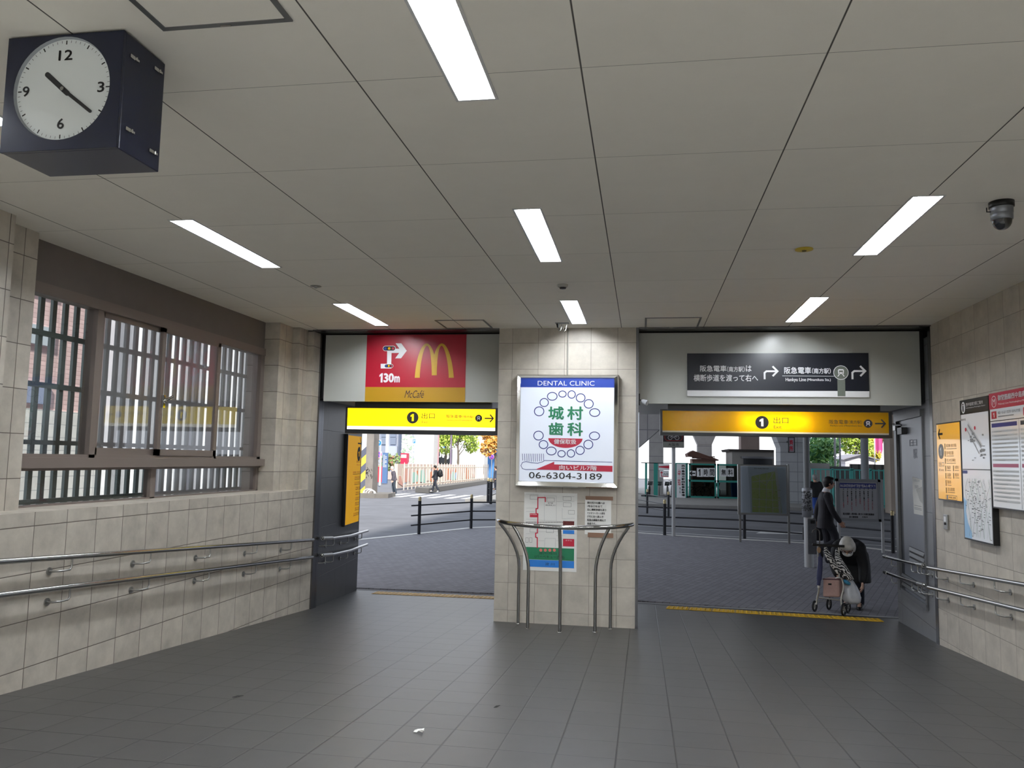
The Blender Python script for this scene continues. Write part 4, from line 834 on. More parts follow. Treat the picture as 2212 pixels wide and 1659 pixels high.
b = MB(); pts = [(1.03, 1.69), (1.50, 1.66), (1.49, 1.275), (1.06, 1.27), (1.05, 1.42), (1.03, 1.5)]; b.prism([pgr.at(u, v, .013) for u, v in pts], pgr.N*.002); part('sheet', b, m_paper, e)
b = MB(); b.text(pgr, 'お知らせ', 1.1, 1.635, 1.38, 1.665, 0, .0165); b.text(pgr, '駐輪禁止', 1.14, 1.56, 1.36, 1.60, 0, .0165)
for v in (1.365, 1.34, 1.325): b.rect(pgr, 1.1, v, 1.44, v+.006, 0, .0165)
b.poly(pgr, [(1.2, 1.55), (1.49, 1.59), (1.49, 1.4), (1.36, 1.43), (1.27, 1.5)], 1, .016); part('print', b, [m_pgrey, mat('torn_paper', 'c4c4c0', .8)], e)
b = MB(); b.tpx(pgr, 'E', *[1900+278/4.147, 700+1035/4.147, 1900+305/4.147, 700+1092/4.147], mi=0, n=.0145); b.tpx(pgr, '日', *[1900+308/4.147, 700+1035/4.147, 1900+345/4.147, 700+1092/4.147], mi=0, n=.0145); b.tpx(pgr, '駅', *[1900+312/4.147, 700+1120/4.147, 1900+348/4.147, 700+1205/4.147], mi=0, n=.0145)
part('faded_marks', b, mat('faded_grey', '666b78', .5), door)

# ------------------------------------------------------------------ yellow tactile strips
def tactile(p, q, w, y_col, label):
    P = Vector((*p, 0)); Q = Vector((*q, 0)); d = (Q-P).normalized(); n = Vector((-d.y, d.x, 0)); L = (Q-P).length; k = round(L/.3); s_ = L/k
    z = lambda v, h=.006: Vector((v.x, v.y, SL*(v.y-YP)+h))
    m_t = mat(y_col[0], y_col[1], .6, noise=.1, nscale=12)
    e = thing('tactile_strip', z((P+Q)/2+n*w/2, 0), label, 'tactile paving')
    for i in range(k):
        a = P+d*(s_*i+.004); c = P+d*(s_*(i+1)-.004); b = MB()
        b.prism([z(a, .001), z(c, .001), z(c+n*w, .001), z(a+n*w, .001)], (0, 0, .006))
        for r_ in range(5):
            for cc in range(5):
                o_ = a+d*((s_-.008)*(cc+.5)/5)+n*(w*(r_+.5)/5); b.lathe(z(o_, .007), [(.016, 0), (.011, .005), (0, .005)], seg=8)
        part('tile', b, m_t, e)
tactile((-3.80, 11.10), (-1.35, 11.22), .3, ('tactile_tan', 'd8b271'), 'pale tan tactile strip across the left exit threshold')
tactile((.31, 11.02), (2.96, 10.72), .3, ('tactile_yellow', 'd2a71a'), 'yellow tactile strip across the right exit threshold')
# litter and marks on the floor
p = on_f(905, 1581); e = thing('paper_scrap', p, 'crumpled white paper scrap lying on the floor tiles', 'litter')
b = MB(); rr = random.Random(2); g = [[Vector((p.x-.028+.018*i+rr.uniform(-.004, .004), p.y-.025+.02*j, SL*(p.y-.025+.02*j-YP)+.003+(.012*rr.random() if 0 < i < 3 else .002))) for i in range(4)] for j in range(3)]
for j in range(2):
    for i in range(3): b.quad(g[j][i], g[j][i+1], g[j+1][i+1], g[j+1][i])
b.quad(g[0][2]+Vector((.01, 0, .006)), g[0][3]+Vector((.006, 0, .012)), g[2][3]+Vector((.0, 0, .014)), g[2][2]); part('sheet', b, m_paper, e)
for (x, y, s_, nm) in ((505, 1505, .05, 'left'), (1068, 1527, .03, 'middle')):
    p = on_f(x, y); b = MB(); b.prism([p+Vector((.0, -.02, .002)), p+Vector((s_*.5, -.01, .002)), p+Vector((s_, .03, .002)), p+Vector((s_*.3, .02, .002))], (0, 0, .002)); single('floor_mark', b, mat('dark_gum', '2a2928', .8), 'dark trodden stain on the %s floor tiles' % nm, 'stain')
# ------------------------------------------------------------------ street structure: viaduct, road paint, kerbs
def zat(x, y, Y): return on_y(x, y, Y).z
def xat(x, Y, y=1000): return on_y(x, y, Y).x
def boxpx(b, x0, y0, x1, y1, Y, d, mi=0, ground=False):
    a = on_y(x0, y1, Y); c = on_y(x1, y0, Y); z0 = zf(Y)-.05 if ground else a.z
    return b.box((a.x, Y, z0), (c.x, Y+d, c.z), mi)
b = MB(); b.box((-3.5, -14, 8.6), (60, 62, 9.8)); struct('viaduct_deck', b, m_conc)  # deck carried back unseen over the station to block the sun
m_pier = tile_mat('pier_concrete', 'a3a09e', '77757a', (1, 0, 0), (0, 0, 1), 1.9, .95, .2, .3, gw=.03, var=.03, mott=.12, mscale=1.5, rough=.9)
def pier(name, x0, x1, Y, depth, label, cap=None, mt=None, col='wall_outside'):
    b = MB(); a, c = xat(x0, Y), xat(x1, Y); b.box((a, Y, zf(Y)-.1), (c, Y+depth, 8.7))
    if cap:
        yc, wl, wr = cap; z0 = zat((x0+x1)/2, yc, Y)
        b.prism([(a, Y-.02, z0), (c, Y-.02, z0), (c+wr, Y-.02, 8.7), (a-wl, Y-.02, 8.7)], (0, depth+.04, 0))
    return single(name, b, mt or m_pier, label, 'pier')
pier('viaduct_pier', 1402, 1433, 56, 1.2, 'grey concrete viaduct pier behind the bicycle sign on its pole', (930, 1.2, 1.2))
pier('viaduct_pier', 1507, 1538, 66, 1.3, 'grey concrete viaduct pier behind the brown hut roof', (960, 2.4, 2.4))
pier('viaduct_pier', 1601, 1641, 62, 1.5, 'brownish concrete viaduct pier rising behind the dark shed roof', None, mat('brown_concrete', '9c8c86', .9, noise=.1, nscale=1))
pier('viaduct_pier', 1686, 1744, 47, 1.6, 'broad pale concrete pier with flared head right of the street map board', (967, 2.2, 2.0), tile_mat('pier_pale', 'b4b5b8', '8a8b90', (1, 0, 0), (0, 0, 1), 1.4, .55, .2, .3, gw=.03, var=.03, mott=.08, mscale=1.5, rough=.9))
pier('viaduct_pier', 1923, 1942, 41, 1.0, 'beige concrete pier at the right edge of the right opening', None, mat('beige_concrete', 'b3a597', .9, noise=.06, nscale=1))
pier('viaduct_pier', 901, 936, 78, 1.6, 'white sunlit viaduct pier behind the left end of the pale fence', None, m_concL)
pier('viaduct_pier', 1009, 1046, 104, 2.4, 'white viaduct pier with flared head near the right end of the pale fence', (941, .0, 3.0), m_concL)
b = MB(); b.prism([on_y(1380, 885, 34), on_y(1440, 885, 34), on_y(1440, 914, 34), on_y(1380, 966, 34)], (0, 2.5, 0)); single('viaduct_beam', b, m_pier, 'grey slanting concrete viaduct beam at top left of the right opening', 'beam')
# road paint
b = MB()
for (p, q, w) in (((1380, 1128), (1740, 1146), .14), ((1380, 1139), (1740, 1160), .12)):
    P, Q = on_g(*p), on_g(*q); P.z = Q.z = 0; d = (Q-P).normalized(); n = Vector((-d.y, d.x, 0)); P = P-d*2.5; Q = Q+d*6
    b.quad(*[gp(v.x, v.y, -.117) for v in (P, Q, Q+n*w, P+n*w)])
for k in range(9):
    x = -17.2+1.0*k; b.quad(*[gp(u, v, -.116) for u, v in ((x, 44.6), (x+.48, 44.6), (x+.48, 50.2), (x, 50.2))])
P = on_g(1690, 1143); b.quad(*[gp(P.x+u, P.y+v, -.115) for u, v in ((-.9, -.6), (1.2, -.4), (1.2, .6), (-.6, .4))])
struct('road_marking', b, m_wpaint)
b = MB(); P, Q = on_g(1380, 1086), on_g(1760, 1094); b.prism([gp(v[0], v[1], -.13) for v in ((P.x-9, P.y-2.), (Q.x+14, Q.y-2), (Q.x+14, 75), (P.x-9, 75))], (0, 0, .16)); struct('pavement_far', b, m_kerb)
b = MB(); b.prism([gp(u, v, -.13) for u, v in ((-21, 42.0), (-14.6, 42.6), (-14.0, 43.2), (-14.3, 45.5), (-21, 46.0))], (0, 0, .24)); struct('traffic_island', b, mat('island_kerb', '77736e', .9, noise=.1, nscale=3))
# tiger striped column on the island
b = MB(); Y = 43.6; a, m1_, c = xat(776, Y), xat(790.5, Y), xat(806, Y); b.box((a, Y, zf(Y)), (c, Y+.9, 8.9)); e = thing('viaduct_column', ((a+c)/2, Y, zf(Y)), 'grey concrete column with yellow and dark warning stripes on the traffic island', 'column'); part('shaft', b, mat('column_shaded', '857f7a', .9, noise=.12, nscale=2), e)  # shaft concrete darkened: the shade on the column is in its colour
ps = planeY(Y-.01); b = MB(); b.rect(ps, a, zat(785, 1068, Y), m1_, zat(785, 925, Y), 0, 0.)
for i, (y0, y1, mi) in enumerate(((971, 988, 2), (988, 1006, 1), (1006, 1022, 2), (1022, 1040, 1), (1040, 1056, 2), (1056, 1067, 1))):
    h0 = zat(785, y0, Y); h1 = zat(785, y1, Y); s_ = .18; b.poly(ps, [(a, h1-s_), (m1_, h1+s_), (m1_, h0+s_), (a, h0-s_)], mi, .004)
part('stripe_panel', b, [m_white, mat('stripe_yellow', 'e8c14a', .6), mat('stripe_slate', '5b5f70', .6)], e)
b = MB(); rr = random.Random(8)
for i in range(26):
    u, v = a+(c-a)*rr.uniform(.45, .98), zat(800, rr.choice((1015, 1018, 1028)), Y)+rr.uniform(-.15, .15); b.line(ps, [(u, v), (u+rr.uniform(-.06, .06), v+rr.uniform(-.15, .15)), (u+rr.uniform(-.06, .06), v+rr.uniform(-.1, .1))], .02, 0, .002)
part('graffiti', b, m_ink, e)
b = MB(); P = on_y(800, 1067, Y-.4)
for k in range(3): r_ = .32-.06*k; b.tube([(P.x-.1+.1*k+r_*math.cos(t), Y-.4, zf(Y)+.13+r_*.75*max(0, math.sin(t))) for t in [math.pi*i/9 for i in range(10)]], .03, seg=6)
single('hose_coil', b, m_white, 'white coiled hose at the foot of the striped column', 'hose')

# ------------------------------------------------------------------ guard fences
m_fence = mat('fence_black', '191b22', .4); m_cap = mat('fence_cap', 'c9b98f', .35, .6)
def street_fence(posts, label, h=.95, rails=(.76, .50, .25), ext=(0.35, 0), r=.045):
    e = thing('guard_fence', gp(*posts[0]), label, 'fence')
    for x, y in posts:
        b = MB(); z = zf(y); b.cyl((x, y, z), (x, y, z+h*.92), r, seg=12); p_ = part('post', b, m_fence, e)
        b = MB(); b.cyl((x, y, z+h*.92), (x, y, z+h), r*.95, seg=12); b.ball((x, y, z+h), r*.95, seg=10, rings=6); part('cap', b, m_cap, p_, 'brass coloured post cap')
    for hh in rails:
        P = [Vector((x, y, zf(y)+hh)) for x, y in posts]; d0 = (P[0]-P[1]).normalized(); P = [P[0]+d0*ext[0]]+P; d1 = (P[-1]-P[-2]).normalized(); P.append(P[-1]+d1*(ext[1] or .01))
        b = MB(); b.tube(P, .02, seg=8); part('rail', b, m_fence, e)
    return e
street_fence([(-5.83, 20.7), (-4.94, 23.1), (-3.0, 24.15), (-1.0, 23.75), (.62, 23.07), (2.75, 22.75), (4.75, 21.5), (5.80, 20.15)], 'black three rail guard fence along the near pavement kerb')
P = [on_g(1054, 1086), on_g(1060, 1089), on_g(1074, 1083)]; Q = [on_g(1398, 1109), on_g(1444, 1119)]
street_fence([(v.x, v.y) for v in P], 'far black guard fence at the crossing, beside the stone pier edge', r=.07, h=1.15, rails=(1.0, .7, .4)); street_fence([(v.x, v.y) for v in Q], 'short black guard fence in the road left of the bicycle sign pole', ext=(8, 0))

# ------------------------------------------------------------------ signs on the near pavement
m_pole = mat('galvanised', 'b8babb', .45, .3)
P = on_g(1455, 1158); e = thing('bicycle_sign', P, 'no bicycle parking sign on a white pole in the right opening', 'sign')
b = MB(); b.cyl(P, (P.x, P.y, zat(1455, 960, P.y)), .052, seg=14); part('pole', b, m_pole, e)
ps = planeY(P.y-.09); u0, v0, u1, v1 = ps.rect(1432, 935, 1478, 967); b = MB(); b.box((u0, P.y-.09, v0), (u1, P.y+.09, v1), bev=.015); part('box', b, m_blk, e)
b = MB(); vm = ps.px(1455, 954.5)[1]; b.rect(ps, u0+.01, vm, u1-.01, v1-.01, 0, .001); b.rect(ps, u0+.01, v0+.01, u1-.01, vm, 1, .001)
cu_, cv_ = (u0+u1)/2, (v1+vm)/2; w_, h_ = (u1-u0)*.43, (v1-vm)*.40
for r_, mi, nn in ((1., 2, .002), (.86, 0, .003)): b.poly(ps, [(cu_+(w_-h_*1)*(1 if math.cos(a) > 0 else -1)+h_*r_*math.cos(a)*1.0, cv_+h_*r_*math.sin(a)) for a in [2*math.pi*i/32 for i in range(32)]], mi, nn)
for sx in (-1, 1): b.ring(ps, cu_+sx*.095, cv_-.01, .062, .062, .012, 3, .004, 18)
b.line(ps, [(cu_-.095, cv_-.01), (cu_-.03, cv_+.055), (cu_+.06, cv_+.055), (cu_+.0, cv_-.01), (cu_-.03, cv_+.055)], .011, 3, .0045); b.line(ps, [(cu_+.095, cv_-.01), (cu_+.055, cv_+.075), (cu_+.03, cv_+.08)], .011, 3, .0045)
b.text(ps, '大阪市', cu_-.15, v0+.035, cu_+.15, vm-.03, 4, .003); part('face', b, [mat('sign_dark', '2a2224', .5), mat('sign_grey', '8f938b', .5), mat('sign_red', 'a23030', .5), m_lgrey, m_ink], e)
# street map board
Y = 21.6; e = thing('street_map_board', gp(xat(1650, Y), Y), 'large street map board with pale green map on two steel posts', 'map board')
for x in (1598.5, 1703): b = MB(); b.box((xat(x-2.2, Y), Y+.02, zf(Y)), (xat(x+2.2, Y), Y+.08, zat(x, 1003, Y))); part('post', b, m_steel, e)
ps = planeY(Y-.06); u0, v0, u1, v1 = ps.rect(1594, 1004, 1703, 1113); b = MB(); b.box((u0, Y-.06, v0), (u1, Y+.06, v1), bev=.01); part('case', b, m_steel, e)
b = MB(); f_ = (u0+.07, v0+.05, u1-.05, v1-.04); b.rect(ps, *f_, 0, .002); W_, H_ = f_[2]-f_[0], f_[3]-f_[1]; q = lambda x, y: (f_[0]+W_*x, f_[1]+H_*y)
b.poly(ps, [q(0, 0), q(.22, 0), q(.20, .45), q(.16, 1), q(0, 1)], 1, .003)
b.poly(ps, [q(.25, .02), q(.90, .02), q(.86, .4), q(.78, .62), q(.76, .9), q(.40, .82), q(.24, .78)], 2, .0035)
for pts in ([(.26, .30), (.9, .28)], [(.25, .52), (.84, .5)], [(.25, .66), (.8, .72)], [(.4, .02), (.42, .82)], [(.55, .02), (.58, .9)], [(.70, .02), (.69, .9)], [(.3, .78), (.55, .6), (.76, .92)], [(.26, .14), (.88, .12)]): b.line(ps, [q(*t) for t in pts], .012, 3, .004)
b.line(ps, [q(.86, 0), q(.83, .5), q(.77, 1)], .06, 3, .0042)
rr = random.Random(4)
for i in range(70): t = q(rr.uniform(.27, .82), rr.uniform(.05, .72)); b.rect(ps, t[0], t[1], t[0]+rr.uniform(.02, .07), t[1]+rr.uniform(.01, .03), rr.choice((4, 5, 2)), .0038+i*1e-5)
b.text(ps, '西中島周辺案内図', *q(.3, .94), *q(.62, .965), mi=6, n=.004)
part('map', b, [mat('map_blue_grey', 'c3cad6', .3), mat('map_lilac', 'dfe4f2', .3), mat('map_green', 'b6c27c', .4), m_lgrey, mat('map_olive', 'a3ad66', .4), mat('map_tan', 'c2b98c', .4), m_ink], e)
b = MB(); b.rect(ps, *f_, 0, .012); part('cover', b, glass_mat('board_glass', strength=1.2), e)
# sleeved utility pole
P = on_g(1748, 1225); Y = P.y; e = thing('street_pole', P, 'grey steel street pole with a graffiti covered sleeve, left of the walking man', 'pole')
b = MB(); b.cyl(P, (P.x, Y, zat(1748, 1112, Y)), .088, seg=18); part('base_shaft', b, m_pole, e)
b = MB(); b.cyl((P.x-.02, Y, zat(1748, 1115, Y)), (P.x-.02, Y, 7.), .062, seg=16); part('shaft', b, mat('pole_grey', '83888a', .5, .3), e)
b = MB(); b.lathe((P.x-.02, Y, zat(1748, 1117, Y)), [(0, 0), (.098, 0), (.098, .52), (.092, .56), (.064, .575)], seg=22); sl_ = part('sleeve', b, mat('pole_sleeve', 'a9adb2', .4, .3), e)
b = MB(); rr = random.Random(6); 
for i in range(150):
    t = rr.uniform(2.5, 4.9)+.6; zz_ = zat(1748, 1106, Y)+rr.uniform(.03, .4); c_ = Vector((P.x-.02+.1*math.cos(t), Y+.1*math.sin(t), zz_)); tn = Vector((-math.sin(t), math.cos(t), 0)); nn = Vector((math.cos(t), math.sin(t), 0)); w_ = rr.uniform(.006, .016)
    b.quad(c_-tn*w_-Vector((0, 0, w_)), c_+tn*w_-Vector((0, 0, w_*.6)), c_+tn*w_*.7+Vector((0, 0, w_)), c_-tn*w_+Vector((0, 0, w_*.7)))
part('graffiti', b, mat('speckle_grey', '4c4e50', .8), sl_)
b = MB(); x0, x1 = xat(1740.5, Y), xat(1759, Y); b.box((x0, Y-.11, zat(1750, 1196, Y)), (x1, Y+.06, zat(1750, 1120, Y)), bev=.01); bx = part('junction_box', b, mat('box_dark_grey', '5a5d60', .5, noise=.15, nscale=20), e)
b = MB(); b.box((x0+.05, Y-.115, zat(1750, 1130, Y)), (x1-.03, Y-.108, zat(1750, 1123, Y))); part('plate', b, m_blk, bx)
# notice board
Y = 20.05; e = thing('notice_board', gp(xat(1856, Y), Y), 'grey framed public notice board with navy heading, right of the walking man', 'notice board')
for x in (1810.5, 1904): b = MB(); b.box((xat(x-2.6, Y), Y, zf(Y)), (xat(x+2.6, Y), Y+.07, zat(x, 1036, Y))); part('post', b, m_pole, e)
ps = planeY(Y-.04); u0, v0, u1, v1 = ps.rect(1806, 1035, 1903, 1126); b = MB()
for a in ((u0, v0, u1, v0+.06), (u0, v1-.06, u1, v1), (u0, v0, u0+.06, v1), (u1-.06, v0, u1, v1)): b.box((a[0], Y-.04, a[1]), (a[2], Y+.03, a[3]))
part('frame', b, mat('board_frame', '8b8f92', .4, .4), e)
b = MB(); b.box((u0+.05, Y-.015, v0+.05), (u1-.05, Y+.0, v1-.05)); part('board', b, mat('board_pale', '9fa2a6', .5), e)
pn = planeY(Y-.016); b = MB(); z6 = lambda x, y: (1650+x/5.53, 920+y/5.53); q6 = lambda a, c, d_, f: (*z6(a, c), *z6(d_, f))
b.rpx(pn, *q6(905, 685, 1338, 745), mi=0, n=.002); b.tpx(pn, 'みんなの力を合わせて安全で住みよい町づくり', *q6(912, 695, 1330, 735), mi=1, n=.004, bold=.01)
for i, (t, y1, k) in enumerate((('ゴミのポイ捨てはしない', 1005, 6), ('自転車は決められた所へ', 1030, 4), ('駐輪マナーを守りましょう', 1015, 6), ('歩道は人が優先', 935, 4), ('違法な看板はやめよう', 965, 5), ('落書きは消しましょう', 1020, 5), ('花と緑を大切に', 945, 3), ('ひとりひとりが協力', 980, 6))):
    x = 1297-49.5*i; u0_, v0_, u1_, v1_ = pn.rect(*q6(x-7, 775, x+7, y1)); h_ = (v1_-v0_)/len(t)
    for j, ch in enumerate(t): b.text(pn, ch, u0_, v1_-h_*(j+.86), u1_, v1_-h_*j, 3 if j >= k else 2, .003, .02)
    c_ = pn.px(*z6(x, 755)); b.disc(pn, *c_, .011, mi=2, n=.003, seg=10)
b.tpx(pn, '新大阪駅・西中島・町づくり実行委員会', *q6(945, 1040, 1318, 1066), mi=2, n=.003, bold=.02); b.tpx(pn, '淀川警察署', *q6(1018, 1077, 1124, 1098), mi=2, n=.003, bold=.02); b.tpx(pn, '大阪市', *q6(1172, 1080, 1242, 1098), mi=2, n=.003, bold=.02)
part('lettering', b, [m_dblue, m_pw, m_ink, mat('print_faded_red', 'b05560', .6)], e)

# ------------------------------------------------------------------ green bicycle park behind the road
GY = 51.5; m_teal = mat('teal_green', '2c8e82', .5); m_tealL = mat('teal_light', '5cc0b8', .5)
m_mesh = glass_mat('mesh_dark', tint='4f5654', strength=0.)
e = thing('bicycle_park_fence', gp(xat(1490, GY), GY), 'green mesh fence and double gate of the bicycle park', 'fence')
zb, zt_ = zf(GY)+.05, zat(1500, 1001, GY)
for x0, x1 in ((1393, 1398), (1412, 1421), (1456, 1460), (1482, 1486)): b = MB(); boxpx(b, x0, 1000, x1, 1079, GY, .15, ground=True); part('post', b, m_teal, e)
for (x0, x1) in ((1488, 1547), (1549, 1606)):
    b = MB(); a, c = xat(x0, GY), xat(x1, GY); w_ = .1
    for q in ((a, zb, c, zb+w_), (a, zt_-w_, c, zt_), (a, zb, a+w_, zt_), (c-w_, zb, c, zt_), (a, zat(1520, 1041, GY), c, zat(1520, 1037, GY))): b.box((q[0], GY, q[1]), (q[2], GY+.06, q[3]))
    g_ = part('gate_leaf', b, m_teal, e)
    b = MB(); b.quad((a, GY+.03, zb), (c, GY+.03, zb), (c, GY+.03, zt_), (a, GY+.03, zt_)); part('mesh', b, m_mesh, g_)
b = MB(); b.box((xat(1385, GY), GY, zt_-.05), (xat(1488, GY), GY+.06, zt_)); b.box((xat(1385, GY), GY, zb), (xat(1488, GY), GY+.06, zb+.08)); part('rail', b, m_fence, e)
ps = planeY(GY-.05)
def plate(x0, y0, x1, y1, t, label, name='letter_board', grp='white character boards on the green gate', bold=.016, mi_bg=None):
    u0, v0, u1, v1 = ps.rect(x0, y0, x1, y1); e = thing(name, ((u0+u1)/2, GY-.05, v0), label, 'sign', grp); b = MB(); b.box((u0, GY-.05, v0), (u1, GY-.01, v1)); part('plate', b, mi_bg or m_pw, e)
    b = MB(); pq = planeY(GY-.051)
    if t == '←': arrow(b, pq, (u0+u1)/2, (v0+v1)/2, (u1-u0)*.4, .08, 0, -1, .002)
    elif t == '1': b.one(pq, u0+.1, v0+.06, u1-.14, v1-.06, 0, .004)
    else: b.text(pq, t, u0+.05, v0+.06, u1-.05, v1-.06, 0, .004, bold)
    part('lettering', b, m_ink, e); return e
plate(1490, 1017, 1503, 1028, '←', 'white board with a black left arrow on the green gate')
for t, x0, x1, nm in (('1', 1505.3, 1518, 'the numeral one'), ('時', 1518.6, 1531, 'the first kanji after the numeral'), ('間', 1531.6, 1545, 'the second kanji after the numeral')): plate(x0, 1011, x1, 1030, t, 'white character board with %s on the green gate' % nm)
plate(1556.5, 1011.5, 1570, 1029, '無', 'left kanji board on the right leaf of the green gate'); plate(1571, 1011.5, 1585, 1029.5, '料', 'right kanji board on the right leaf of the green gate')
u0, v0, u1, v1 = ps.rect(1461.5, 1002, 1481, 1076); e = thing('park_name_board', ((u0+u1)/2, GY-.05, v0), 'tall white vertical name board of the bicycle park left of the gate', 'sign'); b = MB(); b.box((u0-.06, GY-.05, v0-.06), (u1+.06, GY-.005, v1+.06)); part('frame', b, m_teal, e)
b = MB(); pq = planeY(GY-.051); b.rect(pq, u0, v0, u1, v1, 0, .001); b.vtext(pq, '西中島南方駅自転車駐車場', u0+(u1-u0)*.55, v0+.1, u0+(u1-u0)*.92, v1-.06, 1, .004, .04); b.vtext(pq, '（月極）一時利用', u0+(u1-u0)*.12, v0+(v1-v0)*.36, u0+(u1-u0)*.44, v1-.3, 2, .004, .03); b.vtext(pq, '有料', u0+(u1-u0)*.3, v0+.25, u0+(u1-u0)*.48, v0+.7, 1, .004); part('face', b, [m_pw, m_ink, m_pred], e)
u0, v0, u1, v1 = ps.rect(1425, 1016.5, 1445, 1031); e = thing('entrance_board', ((u0+u1)/2, GY-.05, v0), 'small white entrance board with red arrow on the green fence', 'sign'); b = MB(); b.box((u0, GY-.05, v0), (u1, GY-.01, v1)); part('plate', b, m_pw, e)
b = MB(); b.text(pq, '入口', u0+.22, v0+.13, u1-.06, v1-.14, 0, .003, .02); b.line(pq, [(u1-.05, v0+.06), (u0+.12, v0+.06), (u0+.12, v1-.1)], .04, 1, .003); b.poly(pq, [(u0+.02, v1-.16), (u0+.22, v1-.16), (u0+.12, v1-.04)], 1, .004); part('lettering', b, [m_ink, m_pred], e)
u0, v0, u1, v1 = ps.rect(1423, 1002, 1446, 1016); e = thing('banner', ((u0+u1)/2, GY-.05, v0), 'faded white banner with red lettering above the entrance board', 'banner'); b = MB(); b.box((u0, GY-.04, v0), (u1, GY-.01, v1)); part('sheet', b, m_pw, e); b = MB(); b.poly(planeY(GY-.041), [(u0, v0+.18), (u1, v0+.12), (u1, v1-.1), (u0, v1-.16)], 0, .002); part('print', b, m_pred, e)
# huts
m_roofb = mat('roof_brown', '6b4a40', .8, noise=.1); m_roofd = mat('roof_dark', '3a3432', .8)
Y = 57; e = thing('hut', gp(xat(1520, Y), Y), 'small hut with brown pitched roof behind the green gate', 'hut')
b = MB(); boxpx(b, 1496, 992, 1546, 1078, Y+.3, 3, ground=True); part('wall', b, mat('hut_wall', '8d7467', .8), e)
b = MB(); b.prism([on_y(1485, 980, Y), on_y(1497, 973, Y), on_y(1553, 993, Y), on_y(1552, 995.5, Y), on_y(1494, 986, Y), on_y(1487, 987, Y)], (0, 3.5, 0)); part('roof', b, m_roofb, e)
for i in range(4):
    b = MB(); y_ = 985+3*i; b.box((xat(1495, Y), Y+.2, zat(1500, y_+2.4, Y)), (xat(1545, Y), Y+.28, zat(1500, y_, Y))); part('cladding', b, m_roofb, e)
Y = 55; e = thing('shed', gp(xat(1630, Y), Y), 'low shed with a flat dark roof behind the street map board', 'shed')
b = MB(); boxpx(b, 1582, 975, 1672, 1078, Y, 4, ground=True); part('wall', b, mat('shed_wall', '9a9590', .8), e)
b = MB(); b.prism([on_y(1573, 970, Y-.3), on_y(1672, 972, Y-.3), on_y(1672, 977, Y-.3), on_y(1576, 975, Y-.3)], (0, 5, 0)); part('roof', b, m_roofd, e)
b = MB(); boxpx(b, 1606, 990, 1668, 1003, Y-.05, .1); part('window', b, mat('shed_opening', '15181f', .2), e)
b = MB(); boxpx(b, 1602, 987, 1672, 990, Y-.5, .5); part('awning', b, m_dsteel, e)
b = MB(); Y = 53.5; a, c = xat(1580, Y), xat(1596, Y); z0, z1_ = zf(Y), zat(1590, 1043, Y); b.prism([(a+.05, Y, z0), (c-.05, Y, z0), (c, Y, z1_), (a, Y, z1_)], (0, .6, 0)); single('plastic_bin', b, mat('bin_blue', '1f6fb8', .5), 'blue plastic bin behind the right leaf of the green gate', 'bin')
# bicycles
def bicycle():
    e = thing('bicycle', (0, 0, 0), 'x', 'bicycle', 'parked bicycles behind the green fence')
    for x in (-.52, .52):
        b = MB(); b.tube([(x+.32*math.cos(t), 0, .33+.32*math.sin(t)) for t in [2*math.pi*i/20 for i in range(20)]], .02, seg=6, closed=True); w = part('wheel', b, m_blk, e)
        b = MB()
        for k in range(6): t = math.pi*k/6; b.cyl((x-.31*math.cos(t), 0, .33-.31*math.sin(t)), (x+.31*math.cos(t), 0, .33+.31*math.sin(t)), .004, seg=4)
        part('spokes', b, m_steel, w)
    b = MB()
    for p, q in (((-.52, .33), (-.12, .30)), ((-.12, .30), (-.22, .78)), ((-.52, .33), (-.20, .66)), ((-.12, .30), (.36, .68)), ((.34, .60), (.40, .86)), ((.36, .7), (.52, .33))): b.cyl((p[0], 0, p[1]), (q[0], 0, q[1]), .017, seg=8)
    part('frame', b, m_fence, e)
    b = MB(); b.tube([(.24, -.25, .98), (.34, -.2, 1.0), (.39, 0, .93), (.34, .2, 1.0), (.24, .25, .98)], .012, seg=6); part('handlebar', b, m_steel, e)
    b = MB(); b.ball((-.25, 0, .83), (.14, .08, .04)); part('saddle', b, m_blk, e)
    b = MB(); b.prism([(.48, -.14, .68), (.72, -.14, .68), (.78, -.18, .93), (.46, -.18, .93)], (0, .3, 0)); part('basket', b, m_dsteel, e); return e
bk = bicycle(); spots = [(1403, 53.2, 1.5), (1424, 52.8, 1.55), (1442, 52.8, 1.6), (1451, 55.2, 1.5), (1507, 53.5, .3), (1528, 54.0, .2)]
blab = ['parked bicycle left of the thick green post', 'parked bicycle just right of the thick green post', 'parked bicycle under the entrance board', 'parked bicycle behind the white sign pole', 'parked bicycle behind the left half of the green gate leaf', 'parked bicycle behind the numeral one board of the gate']
for i, (x, Y, rz) in enumerate(spots):
    loc = gp(xat(x, Y), Y, .03)
    if i == 0: bk.location = loc; bk.rotation_euler.z = rz; bk['label'] = blab[0]
    else: dup(bk, loc, blab[i], rz=rz)

